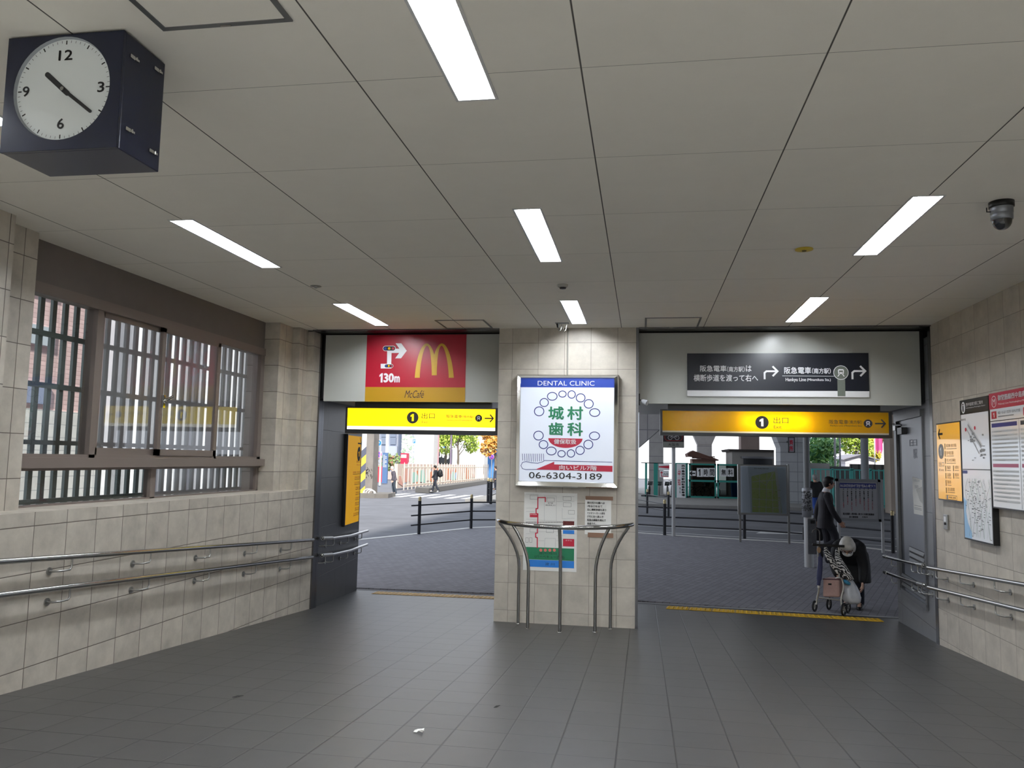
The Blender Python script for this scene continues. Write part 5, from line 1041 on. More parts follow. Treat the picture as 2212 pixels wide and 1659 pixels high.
# ------------------------------------------------------------------ teal railing and what stands behind it, right
e = thing('teal_railing', gp(xat(1840, 43.5), 43.5), 'light teal railing on the far pavement behind the notice board', 'fence')
TY = 43.5
for x, w_ in ((1756, 3), (1800, 2), (1841, 5), (1882, 2.4), (1925, 4)): b = MB(); boxpx(b, x-w_/2, 1012, x+w_/2, 1098, TY, .1, ground=True); part('post', b, m_tealL, e)
for y0, y1 in ((1012, 1014.5), (1090, 1093)): b = MB(); b.prism([on_y(1752, y0, TY), on_y(1932, y0+4, TY), on_y(1932, y1+4, TY), on_y(1752, y1, TY)], (0, .06, 0)); part('rail', b, m_tealL, e)
for k in range(16): x = 1763+10.5*k; b = MB(); boxpx(b, x-.4, 1014, x+.4, 1092, TY+.02, .03); part('bar', b, m_tealL, e)
m_corr = tile_mat('corrugated_dark', '6a6766', '3c3a3a', (1, 0, 0), (0, 0, 1), .4, 9, 0, 0, gw=.09, rough=.6, mott=.12)
b = MB(); boxpx(b, 1840, 1004, 1921, 1098, 46, .3, ground=True); single('panel_wall', b, m_corr, 'dark ribbed sheet wall behind the teal railing', 'wall')
b = MB(); boxpx(b, 1752, 1001, 1792, 1098, 48, 3, ground=True); single('hut', b, m_concL, 'pale flat hut behind the street pole and the man in black', 'hut')
b = MB(); boxpx(b, 1792, 1008, 1838, 1098, 50, .2, ground=True); single('panel_wall', b, mat('mesh_grey', '7d8587', .7), 'grey mesh panel between the pale hut and the dark ribbed wall', 'wall')
Y = 75; e = thing('house', gp(xat(1856, Y), Y), 'white house with low gable above the dark ribbed wall', 'house')
b = MB(); a, c, mmx = xat(1826, Y), xat(1890, Y), xat(1858, Y); b.prism([(a, Y, zf(Y)), (c, Y, zf(Y)), (c, Y, zat(1880, 993, Y)), (mmx, Y, zat(1858, 984, Y)), (a, Y, zat(1830, 993, Y))], (0, 6, 0)); part('wall', b, tile_mat('siding', 'd8d4da', 'b0abb4', (1, 0, 0), (0, 0, 1), 50, .25, 0, 0, gw=.05, rough=.8), e)
b = MB(); b.prism([(a-.3, Y-.3, zat(1828, 994, Y)), (mmx, Y-.3, zat(1858, 983, Y)), (c+.3, Y-.3, zat(1888, 994, Y)), (c+.3, Y-.3, zat(1888, 992, Y)), (mmx, Y-.3, zat(1858, 981, Y)), (a-.3, Y-.3, zat(1828, 992, Y))], (0, 6.6, 0)); part('roof', b, mat('roof_grey', '8a8791', .7), e)
b = MB(); P = Vector((xat(1868, 42), 42, zf(42))); b.cyl(P, (P.x, 42, 8.6), .18, seg=14); single('utility_pole', b, mat('utility_grey', '8c9195', .6), 'tall grey utility pole standing behind the notice board', 'pole')
for x, Y, lab in ((1804, 58, 'thin dark post left of the utility pole'), (1815, 62, 'thin grey post with hooks left of the utility pole')): b = MB(); b.cyl((xat(x, Y), Y, zf(Y)), (xat(x, Y), Y, 8.6), .07, seg=8); single('slim_post', b, m_dsteel, lab, 'post')
Y = 70
for x0, x1, y0, y1, col, lab in ((1890, 1908, 940, 966, 'd45a9a', 'pink patterned banner at right, beyond the ribbed wall'), (1911, 1923, 946, 968, '2fa8a0', 'teal flag at right, beyond the ribbed wall')):
    e = thing('banner', gp(xat((x0+x1)/2, Y), Y), lab, 'banner'); b = MB(); b.cyl((xat(x0, Y), Y, zf(Y)), (xat(x0, Y), Y, zat(x0, y0, Y)), .05, seg=8); part('pole', b, m_white, e)
    a, c = xat(x0, Y), xat(x1, Y); n_ = 8; vs = []
    for k in range(n_+1): u = a+(c-a)*k/n_; dy = .12*math.sin(k*1.1); vs += [Vector((u, Y+dy, zat(x0, y1, Y)-(.6 if k % 2 else .2))), Vector((u, Y+dy, zat(x0, y0, Y)))]
    b = MB(); b.add(vs, [(2*k, 2*k+2, 2*k+3, 2*k+1) for k in range(n_)]); part('cloth', b, mat('banner_'+col, col, .7), e)
# red lettered hanging sign
Y = 46; ps = planeY(Y); u0, v0, u1, v1 = ps.rect(1702, 944, 1717, 978); e = thing('hanging_sign', ((u0+u1)/2, Y, v0), 'small framed sign with red characters on the flared pier', 'sign'); b = MB()
for q in ((u0, v0, u1, v0+.05), (u0, v1-.05, u1, v1), (u0, v0, u0+.05, v1), (u1-.05, v0, u1, v1)): b.box((q[0], Y-.04, q[1]), (q[2], Y+.02, q[3]))
b.box((u0+.02, Y, v0+.02), (u1-.02, Y+.02, v1-.02), 1); b.box((u0+.1, Y, v1-.3), (u0+.2, 47.03, v1-.2)); part('frame', b, [m_blk, mat('sign_mauve', 'a8a2ae', .6)], e); b = MB(); b.vtext(ps, '斉所', u0+.08, v0+.05, u1-.08, v1-.15, 0, .004, .03); part('lettering', b, m_pred, e)

# ------------------------------------------------------------------ the pale fence, wall and street on the left
p0, p1 = on_g(872, 1060), on_g(1054, 1039); m_beige = mat('fence_beige', 'e6d8c4', .6); L = (p1-p0).length
e = thing('picket_fence', p0, 'long pale beige picket railing on the far side of the crossing', 'fence')
H_ = 1.85; d = (p1-p0).normalized(); A = lambda t, h=0.: Vector((p0.x+(p1.x-p0.x)*t, p0.y+(p1.y-p0.y)*t, zf(p0.y+(p1.y-p0.y)*t)+h))
for h in (1.55, .35): b = MB(); b.tube([A(0, h), A(1, h)], .035, seg=6); part('rail', b, m_beige, e)
N_ = 34
for k in range(N_+1):
    t = (k/N_)**1.0; b = MB(); b.tube([A(t, .05), A(t, 1.78), A(t, 1.9)], [.04, .04, .004], seg=6); part('picket', b, m_beige, e)
b = MB(); q0, q1 = on_g(926, 1062), on_g(1056, 1042); b.prism([gp(q0.x, q0.y, -.1), gp(q1.x, q1.y, -.1), gp(q1.x-1.2, q1.y+1, -.1), gp(q0.x-1.2, q0.y+1, -.1)], (0, 0, .32)); struct('fence_kerb', b, mat('kerb_dark', '6d6a66', .9))
# mural wall behind it
b = MB(); w0, w1 = A(.02)+Vector((-1.6, 3, 0)), A(.93)+Vector((-1.6, 3, 0)); h_ = 1.75; nrm_ = Vector((d.y, -d.x, 0)).normalized()
b.prism([w0, w1, w1+Vector((0, 0, h_)), w0+Vector((0, 0, h_))], -nrm_*.25, 0)
e = thing('mural_wall', w0, 'pale peach wall with faded painted patches behind the picket railing', 'wall'); part('wall', b, mat('wall_peach', 'd8c2b4', .8, noise=.05, nscale=1), e)
b = MB(); pm = Plane(w0, d, nrm_); pm.V = Vector((0, 0, 1)); LL = (w1-w0).length; rr = random.Random(11)
for i in range(34): u = LL*rr.random()**1.2*.95; b.poly(pm, [(u, rr.uniform(.1, .5)), (u+rr.uniform(.6, 2.5), rr.uniform(.1, .5)), (u+rr.uniform(.6, 2.2), rr.uniform(.8, 1.6)), (u+.1, rr.uniform(.8, 1.6))], rr.randrange(5), .01+.001*i)
part('mural', b, [mat('mural_%s' % c_, c_, .8) for c_ in ('d98a66', 'a9cfc0', 'd7a08f', 'a8c4dc', 'e6dccb')], e)

def leaf_tree(name, base, h, crown, cols, label, n=2200, ls=.22, trunk=.18, seed=1, group='street trees'):
    rr = random.Random(seed); e = thing(name, base, label, 'tree', group); B = Vector(base)
    b = MB(); b.tube([B, B+Vector((.1, 0, h*.35)), B+Vector((-.05, .1, h*.7))], [trunk, trunk*.8, trunk*.4], seg=8)
    for k in range(6): a = k*1.05; b.tube([B+Vector((.05, 0, h*(.38+.05*k))), B+Vector((crown*.5*math.cos(a), crown*.5*math.sin(a), h*(.6+.05*k)))], [trunk*.4, trunk*.12], seg=6)
    part('trunk', b, mat('bark', '6f665c', .9, noise=.2, nscale=8), e)
    b = MB(); blobs = [(B+Vector((rr.uniform(-.6, .6)*crown, rr.uniform(-.6, .6)*crown, h*rr.uniform(.55, .95))), crown*rr.uniform(.35, .6)) for _ in range(9)]
    for i in range(n):
        c_, r_ = rr.choice(blobs); v = Vector((rr.gauss(0, 1), rr.gauss(0, 1), rr.gauss(0, 1))).normalized()*r_*rr.uniform(.6, 1.05); p_ = c_+v
        x = Vector((rr.gauss(0, 1), rr.gauss(0, 1), rr.gauss(0, 1))).normalized(); y = x.orthogonal().normalized(); s_ = ls*rr.uniform(.6, 1.2)
        b.add([p_-x*s_, p_+y*s_*.5, p_+x*s_, p_-y*s_*.5], [(0, 1, 2, 3)], rr.randrange(len(cols)))
    part('crown', b, [mat('leaf_'+c_, c_, .7) for c_ in cols], e); return e
gr = ('a9bf48', 'c3d36a', '8aa63e'); yl = ('d9c04a', 'c7b83e', 'a8a03a')
leaf_tree('street_tree', gp(xat(988, 95), 95), 7.2, 2.6, gr, 'bright green street tree beside the mauve pole behind the picket railing', seed=2)
leaf_tree('street_tree', gp(xat(961, 100), 100), 7.5, 2.2, gr, 'bright green tree left of the mauve pole behind the picket railing', seed=3)
leaf_tree('street_tree', gp(xat(1069, 84), 84), 5.6, 1.5, ('d7a24a', 'c98b3a', 'e0c07a'), 'orange autumn tree beside the right side of the left opening', seed=4)
leaf_tree('street_tree', gp(xat(1770, 66), 66), 4.3, 1.9, ('5f9a6a', '7fae58', '8dbb7a'), 'blue green tree above the pale hut', seed=5)
leaf_tree('street_tree', gp(xat(1851, 92), 92), 7.0, 1.9, gr, 'bright green tree left of the tall utility pole', seed=6)
leaf_tree('street_tree', gp(xat(1885, 98), 98), 6.6, 1.6, yl, 'yellow tree right of the tall utility pole', seed=7)
# far buildings on the left
m_far = mat('facade_white', 'e4e5ea', .8); m_glz = mat('facade_glass', '7d8799', .25, .1); m_bluegrey = mat('facade_blue_grey', '8a93a6', .6)
def px_box(name, x0, y0, x1, y1, Y, d, mt, label, cat, ground=True, group=None): b = MB(); boxpx(b, x0, y0, x1, y1, Y, d, ground=ground); return single(name, b, mt, label, cat, group)
Y = 130; e = thing('office_building', gp(xat(838, Y), Y), 'blue grey office block with tall windows behind the striped column', 'building')
b = MB(); a, c = xat(780, Y), xat(870, Y); b.box((a, Y, zf(Y)-.3), (c, Y+15, 22)); part('wall', b, m_bluegrey, e)
for x0, x1 in ((816, 823), (837, 842), (856, 866)): b = MB(); boxpx(b, x0, 700, x1, 1010, Y-.5, .6, ground=True); part('column', b, m_far, e)
for x0, x1 in ((824, 836), (843, 855)):
    for y0 in (929, 945): b = MB(); boxpx(b, x0, y0, x1, y0+15, Y-.2, .2); part('window', b, m_glz, e)
b = MB(); boxpx(b, 832, 964, 858, 986, Y-.4, .4); part('shutter', b, mat('shutter_grey', 'a9b0bd', .5), e)
Y = 118; b = MB(); boxpx(b, 866, 600, 900, 1012, Y, 6, ground=True); e = thing('mural_building', gp(xat(883, Y), Y), 'pale building with a leafy green mural left of the white pier', 'building'); part('wall', b, m_far, e)
b = MB(); rr = random.Random(9); ps = planeY(Y-.02); q = ps.rect(867, 928, 896, 1000)
for i in range(120): u, v = rr.uniform(q[0], q[2]), rr.uniform(q[1], q[3]); s_ = rr.uniform(.1, .35); b.poly(ps, [(u-s_, v), (u, v+s_*.7), (u+s_, v+.1), (u+s_*.2, v-s_*.6)], i % 2, .01+i*.0005)
part('mural', b, [mat('mural_sage', '9db09a', .8), mat('mural_grey', 'b9bfb9', .8)], e)
Y = 125; px_box('tower_block', 930, 600, 1090, 1010, 150, 10, mat('block_white', 'e9eaf0', .8), 'white block far behind the green street trees', 'building')
px_box('white_block', 1380, 900, 1700, 1075, 140, 10, m_far, 'white building seen between the viaduct piers on the right', 'building'); px_box('white_block', 1720, 955, 2000, 1075, 150, 10, mat('block_pink_white', 'e6dfe6', .8), 'pinkish white building beyond the trees on the right', 'building')
Y = 108; b = MB(); boxpx(b, 937, 970, 972, 993, Y, 1.5, ground=True); e = thing('shop_sign', gp(xat(955, Y), Y), 'black shop sign board with white letters behind the picket railing', 'sign'); part('board', b, mat('shop_black', '1c2026', .5), e)
b = MB(); ps = planeY(Y-.02); b.tpx(ps, 'UFJ', 939, 977, 970, 992, mi=0, n=.01, bold=.06); b.rpx(ps, 937, 962, 972, 970, mi=0, n=.01); b.rpx(ps, 958, 963, 964, 968, mi=1, n=.02); part('lettering', b, [m_white, m_cyan], e)
Y = 92; b = MB(); boxpx(b, 970.5, 800, 979, 1045, Y, .45, ground=True); single('mauve_pole', b, mat('pole_mauve', '85768a', .6), 'thick mauve pole behind the picket railing', 'pole')
b = MB(); P = Vector((xat(945.5, 80), 80, zf(80))); b.cyl(P, (P.x, 80, 7.5), .11, seg=10); single('street_lamp_post', b, mat('post_rose', 'b98f96', .6), 'rosy thin lamp post left of the mauve pole', 'pole')
e = thing('shop_sign', gp(xat(944, 104), 104), 'pale teal shop sign box on a post high behind the picket railing', 'sign'); b = MB(); boxpx(b, 937, 940, 952, 961, 104, 1.2); part('box', b, mat('awning_teal', '6cc6cc', .6), e); b = MB(); boxpx(b, 943.5, 961, 945.5, 1030, 104.4, .3, ground=True); part('post', b, m_dsteel, e)
px_box('blue_hoarding', 1050, 953, 1078, 1000, 112, .4, mat('hoarding_blue', '4f86c6', .7), 'blue hoarding at the right edge of the left opening', 'hoarding')
# street signs beside the striped column
def round_sign(x, y, r, Y, faces, label, pole_x, polebase):
    P = gp(xat(pole_x, Y), Y); e = thing('road_sign', P, label, 'road sign'); ps = planeY(Y-.05); u, v = ps.px(x, y); k = ps.px(x+r, y)[0]-u
    b = MB(); b.cyl(P, (P[0], Y, v+k), .045, seg=8); part('pole', b, m_white, e)
    b = MB(); b.cyl((u, Y-.05, v), (u, Y-.02, v), k, seg=26); part('disc', b, m_white, e)
    b = MB(); mats = []
    for i, (f, mt) in enumerate(faces):
        mats.append(mt)
        if f == 'bar': b.line(ps, [(u-k*.45, v+k*.45), (u+k*.45, v-k*.45)], k*.2, i, .005+.003*i)
        elif f == 'P': b.text(ps, 'P', u-k*.35, v-k*.45, u+k*.3, v+k*.45, i, .005+.003*i, .04)
        else: b.disc(ps, u, v, k*f, mi=i, n=.003+.003*i)
    part('symbol', b, mats, e); return e
m_sb = mat('sign_blue', '2d83c4', .4); m_so = mat('sign_violet', '5a4fc0', .4); m_sp = mat('sign_pink', 'd9539a', .4)
round_sign(818, 957, 6.6, 62, [(.9, m_sb), ('P', m_white)], 'round blue parking sign right of the striped column', 821, 0); round_sign(818.5, 982, 6.6, 62.5, [(.95, m_sp), (.7, m_so), ('bar', m_sp)], 'round violet no parking sign under the blue parking sign', 823, 0)
round_sign(1062, 987, 5.5, 88, [(.95, m_sp), (.7, m_so), ('bar', m_sp)], 'violet no parking sign at the right edge of the left opening', 1062, 0)
Y = 70; b = MB(); boxpx(b, 825.5, 978, 837.5, 1016, Y, .25, ground=True); e = thing('guide_board', gp(xat(831, Y), Y), 'tall blue guide board behind the no parking sign', 'sign'); part('board', b, mat('board_slate', '54719c', .5), e)
b = MB(); ps = planeY(Y-.01); q = ps.rect(826.5, 981, 836.5, 1012)
for i in range(9): v = q[3]-(q[3]-q[1])*(i+1)/10; b.rect(ps, q[0]+.05, v, q[0]+.05+(q[2]-q[0])*(.4+.4*abs(math.sin(i*2.1))), v+.05, 0, .004)
part('lettering', b, m_pw, e)
px_box('post_box', 812, 1008, 831, 1035, 74, .6, mat('box_red', 'cf3040', .5), 'red box below the blue guide board beside the striped column', 'box'); 
Y = 84; e = thing('vending_machine', gp(xat(871, Y), Y), 'red vending machine left of the picket railing end', 'vending machine'); b = MB(); boxpx(b, 864.5, 979, 879.5, 1018, Y, .8, ground=True); part('body', b, mat('vend_red', 'd0274a', .4), e)
b = MB(); boxpx(b, 866.5, 982, 878, 989, Y-.02, .02); part('display', b, m_pw, e)
Y = 75; P = gp(xat(890, Y), Y); e = thing('parking_board', P, 'white parking board with blue square on a pole before the leafy mural', 'sign'); b = MB(); b.cyl(P, (P[0], Y, zat(890, 958, Y)), .05, seg=8); part('pole', b, m_white, e)
b = MB(); boxpx(b, 880, 947, 898.5, 961, Y-.06, .06); part('board', b, m_white, e); b = MB(); ps = planeY(Y-.061); b.rpx(ps, 892, 948.5, 897.5, 957.5, mi=0, n=.003); b.tpx(ps, 'P', 893.3, 950, 896.3, 956, mi=1, n=.006); part('symbol', b, [m_sb, m_pw], e)
leaf_tree('planter_bush', gp(xat(846, 88), 88), 2.6, 1.5, ('7f9a5a', 'a87f6a', '93a86f'), 'leafy planter bush with reddish flowers behind the old man', n=500, ls=.22, trunk=.05, seed=12, group='planting')
b = MB(); boxpx(b, 828, 1020, 900, 1032, 86, 1.2, ground=True); single('planter', b, mat('planter_stone', 'b9a8a2', .8), 'long stone planter beyond the old man and the crossing', 'planter')

# ------------------------------------------------------------------ seen through the side window
m_pinkt = tile_mat('pink_tile', 'f0cfce', 'ddb9b8', (0, 1, 0), (0, 0, 1), .22, .07, 0, 0, gw=.01, var=.08, mott=.10, rough=.7)
ye = on_x(226, 800, -9).y; zw = on_x(150, 890, -9).z; zp = lambda y: on_x(120, y, -9).z
e = thing('tiled_building', (-9.2, 9, -.1), 'pink tiled building with white base outside the side window', 'building')
b = MB(); b.box((-14, 2, zw), (-9, ye, 9)); part('wall', b, m_pinkt, e); b = MB(); b.box((-14, 2, -.3), (-8.97, ye, zw)); part('base', b, tile_mat('white_tile', 'efedea', 'cfcecf', (0, 1, 0), (0, 0, 1), .6, .2, 0, 0, gw=.012, rough=.5), e)
yl_ = on_x(112, 750, -9).y
for (z0, z1, mt) in ((zp(752), zp(712), 'd5dee8'), (zp(876), zp(836), '9aa5c4'), (zp(640), zp(628), 'dfe5ee')): b = MB(); b.box((-9.0, 8.0, z0), (-8.95, yl_, z1)); part('window', b, mat('win_'+mt, mt, .3), e)
e = thing('grey_building', (-9, 16, -.2), 'grey rendered building beyond the pink tiled one outside the side window', 'building')
b = MB(); b.box((-13, ye+.05, -.3), (-8.8, 17.2, 8)); part('wall', b, mat('render_grey', 'c9c9cf', .8, noise=.06), e)
for k in range(5): y = ye+.5+1.1*k; b = MB(); b.box((-8.8, y, -.3), (-8.62, y+.4, 8)); part('pilaster', b, mat('pilaster_grey', 'f2f2f5', .8), e)
# ------------------------------------------------------------------ people
def fused(name, mb, mt, parent, voxel=.008, smooth=4):
    """one continuous skin or cloth surface grown over the built-up form"""
    off = ORG.get(parent.name, (0, 0, 0)); me = _mesh(name, mb, mt, off); o = bpy.data.objects.new(name, me); COL.objects.link(o)
    r_ = o.modifiers.new('r', 'REMESH'); r_.mode = 'VOXEL'; r_.voxel_size = voxel; r_.use_smooth_shade = True
    s_ = o.modifiers.new('s', 'SMOOTH'); s_.iterations = smooth; s_.factor = .5
    me2 = bpy.data.meshes.new_from_object(o.evaluated_get(bpy.context.evaluated_depsgraph_get())); bpy.data.objects.remove(o); bpy.data.meshes.remove(me)
    me2.materials.clear(); me2.materials.append(mt); me2.name = name
    o = bpy.data.objects.new(name, me2); o.parent = parent; COL.objects.link(o); ORG[o.name] = off; return o
def loft(b, rings, seg=20):
    """rings: (centre, half width across, half depth, lateral dir, depth dir)"""
    vs = []
    for c, w, d_, l, f in rings:
        c, l, f = Vector(c), Vector(l).normalized(), Vector(f).normalized()
        for k in range(seg):
            a = 2*math.pi*k/seg; ca, sa = math.cos(a), math.sin(a); p_ = .8
            vs.append(c+l*w*math.copysign(abs(ca)**p_, ca)+f*d_*math.copysign(abs(sa)**p_, sa))
    n = len(rings); fs = [(i*seg+k, i*seg+(k+1) % seg, (i+1)*seg+(k+1) % seg, (i+1)*seg+k) for i in range(n-1) for k in range(seg)]
    fs += [tuple(range(seg))[::-1], tuple(range((n-1)*seg, n*seg))]; b.add(vs, fs, 0, True)
def limb(b, pts, rad, seg=12):
    P = smooth(pts, 4) if len(pts) > 2 else [Vector(p) for p in pts]; n = len(P); k = len(rad)-1; rr_ = []
    for i in range(n): t = i/(n-1)*k; j = min(int(t), k-1); rr_.append(rad[j]+(rad[j+1]-rad[j])*(t-j))
    b.tube(P, rr_, seg=seg); b.ball(P[0], rr_[0], seg=12, rings=8); b.ball(P[-1], rr_[-1], seg=12, rings=8)
def hand_geo(b, wr, d, pn, side, curl=.45, s=1.):
    """wrist, pointing direction, palm normal, +1/-1 thumb side"""
    wr, d, pn = Vector(wr), Vector(d).normalized(), Vector(pn).normalized(); w = d.cross(pn).normalized()*side; pn = w.cross(d)*side*1.; pn.normalize()
    b.obox(wr+d*.045*s, d, w, pn, (.095*s, .078*s, .028*s), bev=.011*s); b.ball(wr, (.030*s, .026*s, .022*s), X=d, Y=w, Z=pn, seg=12, rings=8)
    for i, (off, ln) in enumerate(((.030, .072), (.011, .082), (-.010, .076), (-.029, .060))):
        p_ = wr+d*.088*s+w*off*s; P = [p_-d*.012*s]; dr = d.copy(); c_ = curl*(1+.12*i)
        for j, f_ in enumerate((.42, .32, .26)):
            a = c_*(.6+.5*j); dr = (dr*math.cos(a)+pn*math.sin(a)).normalized(); P.append(P[-1]+dr*ln*f_*s*1.1)
        b.tube(P, [.0092*s, .0088*s, .008*s, .0068*s], seg=8); b.ball(P[-1], .0068*s, seg=8, rings=6)
    P = [wr+d*.022*s+w*.030*s, wr+d*.048*s+w*.052*s+pn*.012*s, wr+d*.072*s+w*.056*s+pn*.026*s, wr+d*.092*s+w*.050*s+pn*.034*s]
    b.tube(P, [.0125*s, .011*s, .0095*s, .0075*s], seg=8); b.ball(P[-1], .0075*s, seg=8, rings=6)
def person(loc, rz, J, label, cols, fd=(1, 0, 0), ud=(0, 0, 1), voxel=.008, hair='short', jacket_hem=.80, cat='person', hs=1., coat=0., fat=1., hands=True):
    e = thing('person', (0, 0, 0), label, cat); X = Vector((1, 0, 0)); Yv = Vector((0, 1, 0)); m_sk = mat('skin_%s' % cols['skin'], cols['skin'], .55)
    V = {k: Vector(v) for k, v in J.items()}; fd, ud = Vector(fd).normalized(), Vector(ud).normalized(); lat = ud.cross(fd).normalized()
    sp = (V['neck']-V['pelvis']).normalized(); dep = Yv.cross(sp).normalized(); H = V['head']
    b = MB()   # the body
    loft(b, [(V['pelvis']-sp*.06, .13, .10, Yv, dep), (V['pelvis'], .155, .11, Yv, dep), (V['pelvis'].lerp(V['neck'], .3), .13, .095, Yv, dep), (V['pelvis'].lerp(V['neck'], .68), .165, .11, Yv, dep), (V['pelvis'].lerp(V['neck'], .9), .15, .085, Yv, dep), (V['neck'], .06, .06, Yv, dep)])
    limb(b, [V['neck']-sp*.02, V['neck'].lerp(H-ud*.06, .6), H-ud*.05], [.058, .052, .05])
    b.ball(H+ud*.02, (.092*hs, .074*hs, .112*hs), X=fd, Y=lat, Z=ud, seg=20, rings=14); b.ball(H-ud*.055+fd*.022, (.062*hs, .054*hs, .062*hs), X=fd, Y=lat, Z=ud)
    b.ball(H-ud*.02+fd*.094*hs, (.018, .013, .02), X=fd, Y=lat, Z=ud, seg=10, rings=8); b.ball(H+ud*.012+fd*.083*hs, (.012, .04, .012), X=fd, Y=lat, Z=ud, seg=10, rings=8); b.ball(H-ud*.062+fd*.078*hs, (.012, .024, .010), X=fd, Y=lat, Z=ud, seg=10, rings=8)
    for s_ in (-1, 1): b.ball(H-ud*.01+lat*.076*s_*hs-fd*.005, (.02, .010, .032), X=fd, Y=lat, Z=ud, seg=10, rings=8)
    for s_, n_ in ((1, 'l'), (-1, 'r')):
        limb(b, [V['sh_'+n_], V['el_'+n_], V['wr_'+n_]], [.052, .042, .028]); limb(b, [V['hip_'+n_], V['kn_'+n_], V['an_'+n_]], [.085, .056, .036]); limb(b, [V['an_'+n_], V['toe_'+n_]], [.036, .03])
        if hands: d_ = (V['wr_'+n_]-V['el_'+n_]).normalized(); hand_geo(b, V['wr_'+n_]+d_*.01, d_, V.get('palm_'+n_, Vector((0, -s_, 0))), cols.get('thumb_'+n_, s_), cols.get('curl', .45))
    fused('body', b, m_sk, e, voxel, 3)
    for s_ in (-1, 1): b = MB(); b.ball(H+ud*.003+fd*.084*hs+lat*.031*s_, .0095, seg=10, rings=8); part('eye', b, m_ink, e)
    b = MB(); b.tube([H-ud*.058+fd*.090*hs-lat*.02, H-ud*.06+fd*.0945*hs, H-ud*.058+fd*.090*hs+lat*.02], .004, seg=6); part('mouth', b, mat('lip', '8f5648', .5), e)
    mh = mat('hair_%s' % cols['hair'], cols['hair'], .5, noise=.08, nscale=25); b = MB()
    if hair != 'none':
        b.ball(H+ud*.035-fd*.016, (.104*hs, .090*hs, .110*hs), X=fd, Y=lat, Z=ud, seg=24, rings=16); b.ball(H+ud*.0-fd*.05, (.062*hs, .082*hs, .09*hs), X=fd, Y=lat, Z=ud); b.ball(H+ud*.098+fd*.045, (.05, .07, .032), X=fd, Y=lat, Z=ud)
        if hair == 'long':
            for s_ in (-1, 1): b.ball(H+lat*.075*s_-ud*.01-fd*.005, (.065, .03, .085), X=fd, Y=lat, Z=ud)
            b.ball(H+ud*.07+fd*.055, (.05, .085, .05), X=fd, Y=lat, Z=ud)
        fused('hair', b, mh, e, voxel, 2)
    # trousers
    b = MB(); loft(b, [(V['pelvis']-sp*.10, .14, .11, Yv, dep), (V['pelvis'], .17, .125, Yv, dep), (V['pelvis']+sp*.12, .15, .115, Yv, dep)])
    for n_ in 'lr': limb(b, [V['hip_'+n_], V['kn_'+n_], V['an_'+n_]], [.10*fat, .076*fat, .062*fat])
    fused('trousers', b, mat('cloth_%s' % cols['trousers'], cols['trousers'], .8), e, voxel, 3)
    for n_ in 'lr':
        a, t = V['an_'+n_], V['toe_'+n_]; d_ = (t-a).normalized(); b = MB(); lowz = Vector((0, 0, -1)); b.ball(a+d_*.06+lowz*.018, (.13, .048, .045), X=d_, Y=Yv, Z=d_.cross(Yv)); b.ball(a+lowz*.02, (.05, .043, .055)); fused('shoe', b, mat('shoe_%s' % cols['shoe'], cols['shoe'], .5), e, max(voxel, .008), 2)
    # jacket or coat
    b = MB(); g_ = .022+coat; hem = V['pelvis']-sp*(V['pelvis'].z-jacket_hem) if abs(sp.z) > .7 else None
    rings = [(V['pelvis'].lerp(V['neck'], .12), .165+g_, .115+g_, Yv, dep), (V['pelvis'].lerp(V['neck'], .35), .155+g_, .108+g_, Yv, dep), (V['pelvis'].lerp(V['neck'], .68), .178+g_, .118+g_, Yv, dep), (V['pelvis'].lerp(V['neck'], .88), .17+g_*.6, .095+g_, Yv, dep), (V['neck']-sp*.015, .075, .075, Yv, dep)]
    if hem is not None: rings = [(hem, .175+g_, .125+g_*1.2, Yv, dep), (V['pelvis'], .178+g_, .125+g_, Yv, dep)]+rings
    else: rings = [(Vector((V['pelvis'].x-.0, 0, jacket_hem)), .20+g_, .16+g_, Yv, X), (V['pelvis']+Vector((-.02, 0, -.08)), .19+g_, .15+g_, Yv, X), (V['pelvis']+sp*.03, .18+g_, .13+g_, Yv, dep)]+rings
    loft(b, rings)
    for n_ in 'lr': w_ = V['wr_'+n_]; el = V['el_'+n_]; limb(b, [V['sh_'+n_], el, w_+(el-w_).normalized()*.02], [.074+coat, .06+coat, .047+coat*.6])
    fused('jacket', b, mat('cloth_%s' % cols['jacket'], cols['jacket'], .75, noise=.10, nscale=9), e, voxel, 4)
    if cols.get('shirt'):
        b = MB(); b.tube([V['neck']-sp*.025, V['neck']+(H-V['neck'])*.18, V['neck']+(H-V['neck'])*.34], [.082, .072, .062], seg=20); part('shirt_collar', b, mat('shirt_%s' % cols['shirt'], cols['shirt'], .7), e)
        if hands:
            for n_ in 'lr': w_ = V['wr_'+n_]; d_ = (w_-V['el_'+n_]).normalized(); b = MB(); b.cyl(w_-d_*.03, w_+d_*.006, .036, seg=14); part('cuff', b, mat('shirt_%s' % cols['shirt'], cols['shirt'], .7), e)
    e.location = loc; e.rotation_euler.z = rz; return e
STAND = dict(pelvis=(0, 0, .92), neck=(.0, 0, 1.46), head=(.03, 0, 1.61), sh_l=(0, .18, 1.38), sh_r=(0, -.18, 1.38), el_l=(-.03, .23, 1.10), el_r=(-.03, -.23, 1.10), wr_l=(.06, .23, .86), wr_r=(.06, -.23, .86),
             hip_l=(0, .085, .88), hip_r=(0, -.085, .88), kn_l=(.03, .09, .48), kn_r=(.03, -.09, .48), an_l=(0, .09, .085), an_r=(0, -.09, .085), toe_l=(.14, .1, .04), toe_r=(.14, -.1, .04))
def pose(**k): J = dict(STAND); J.update(k); return J
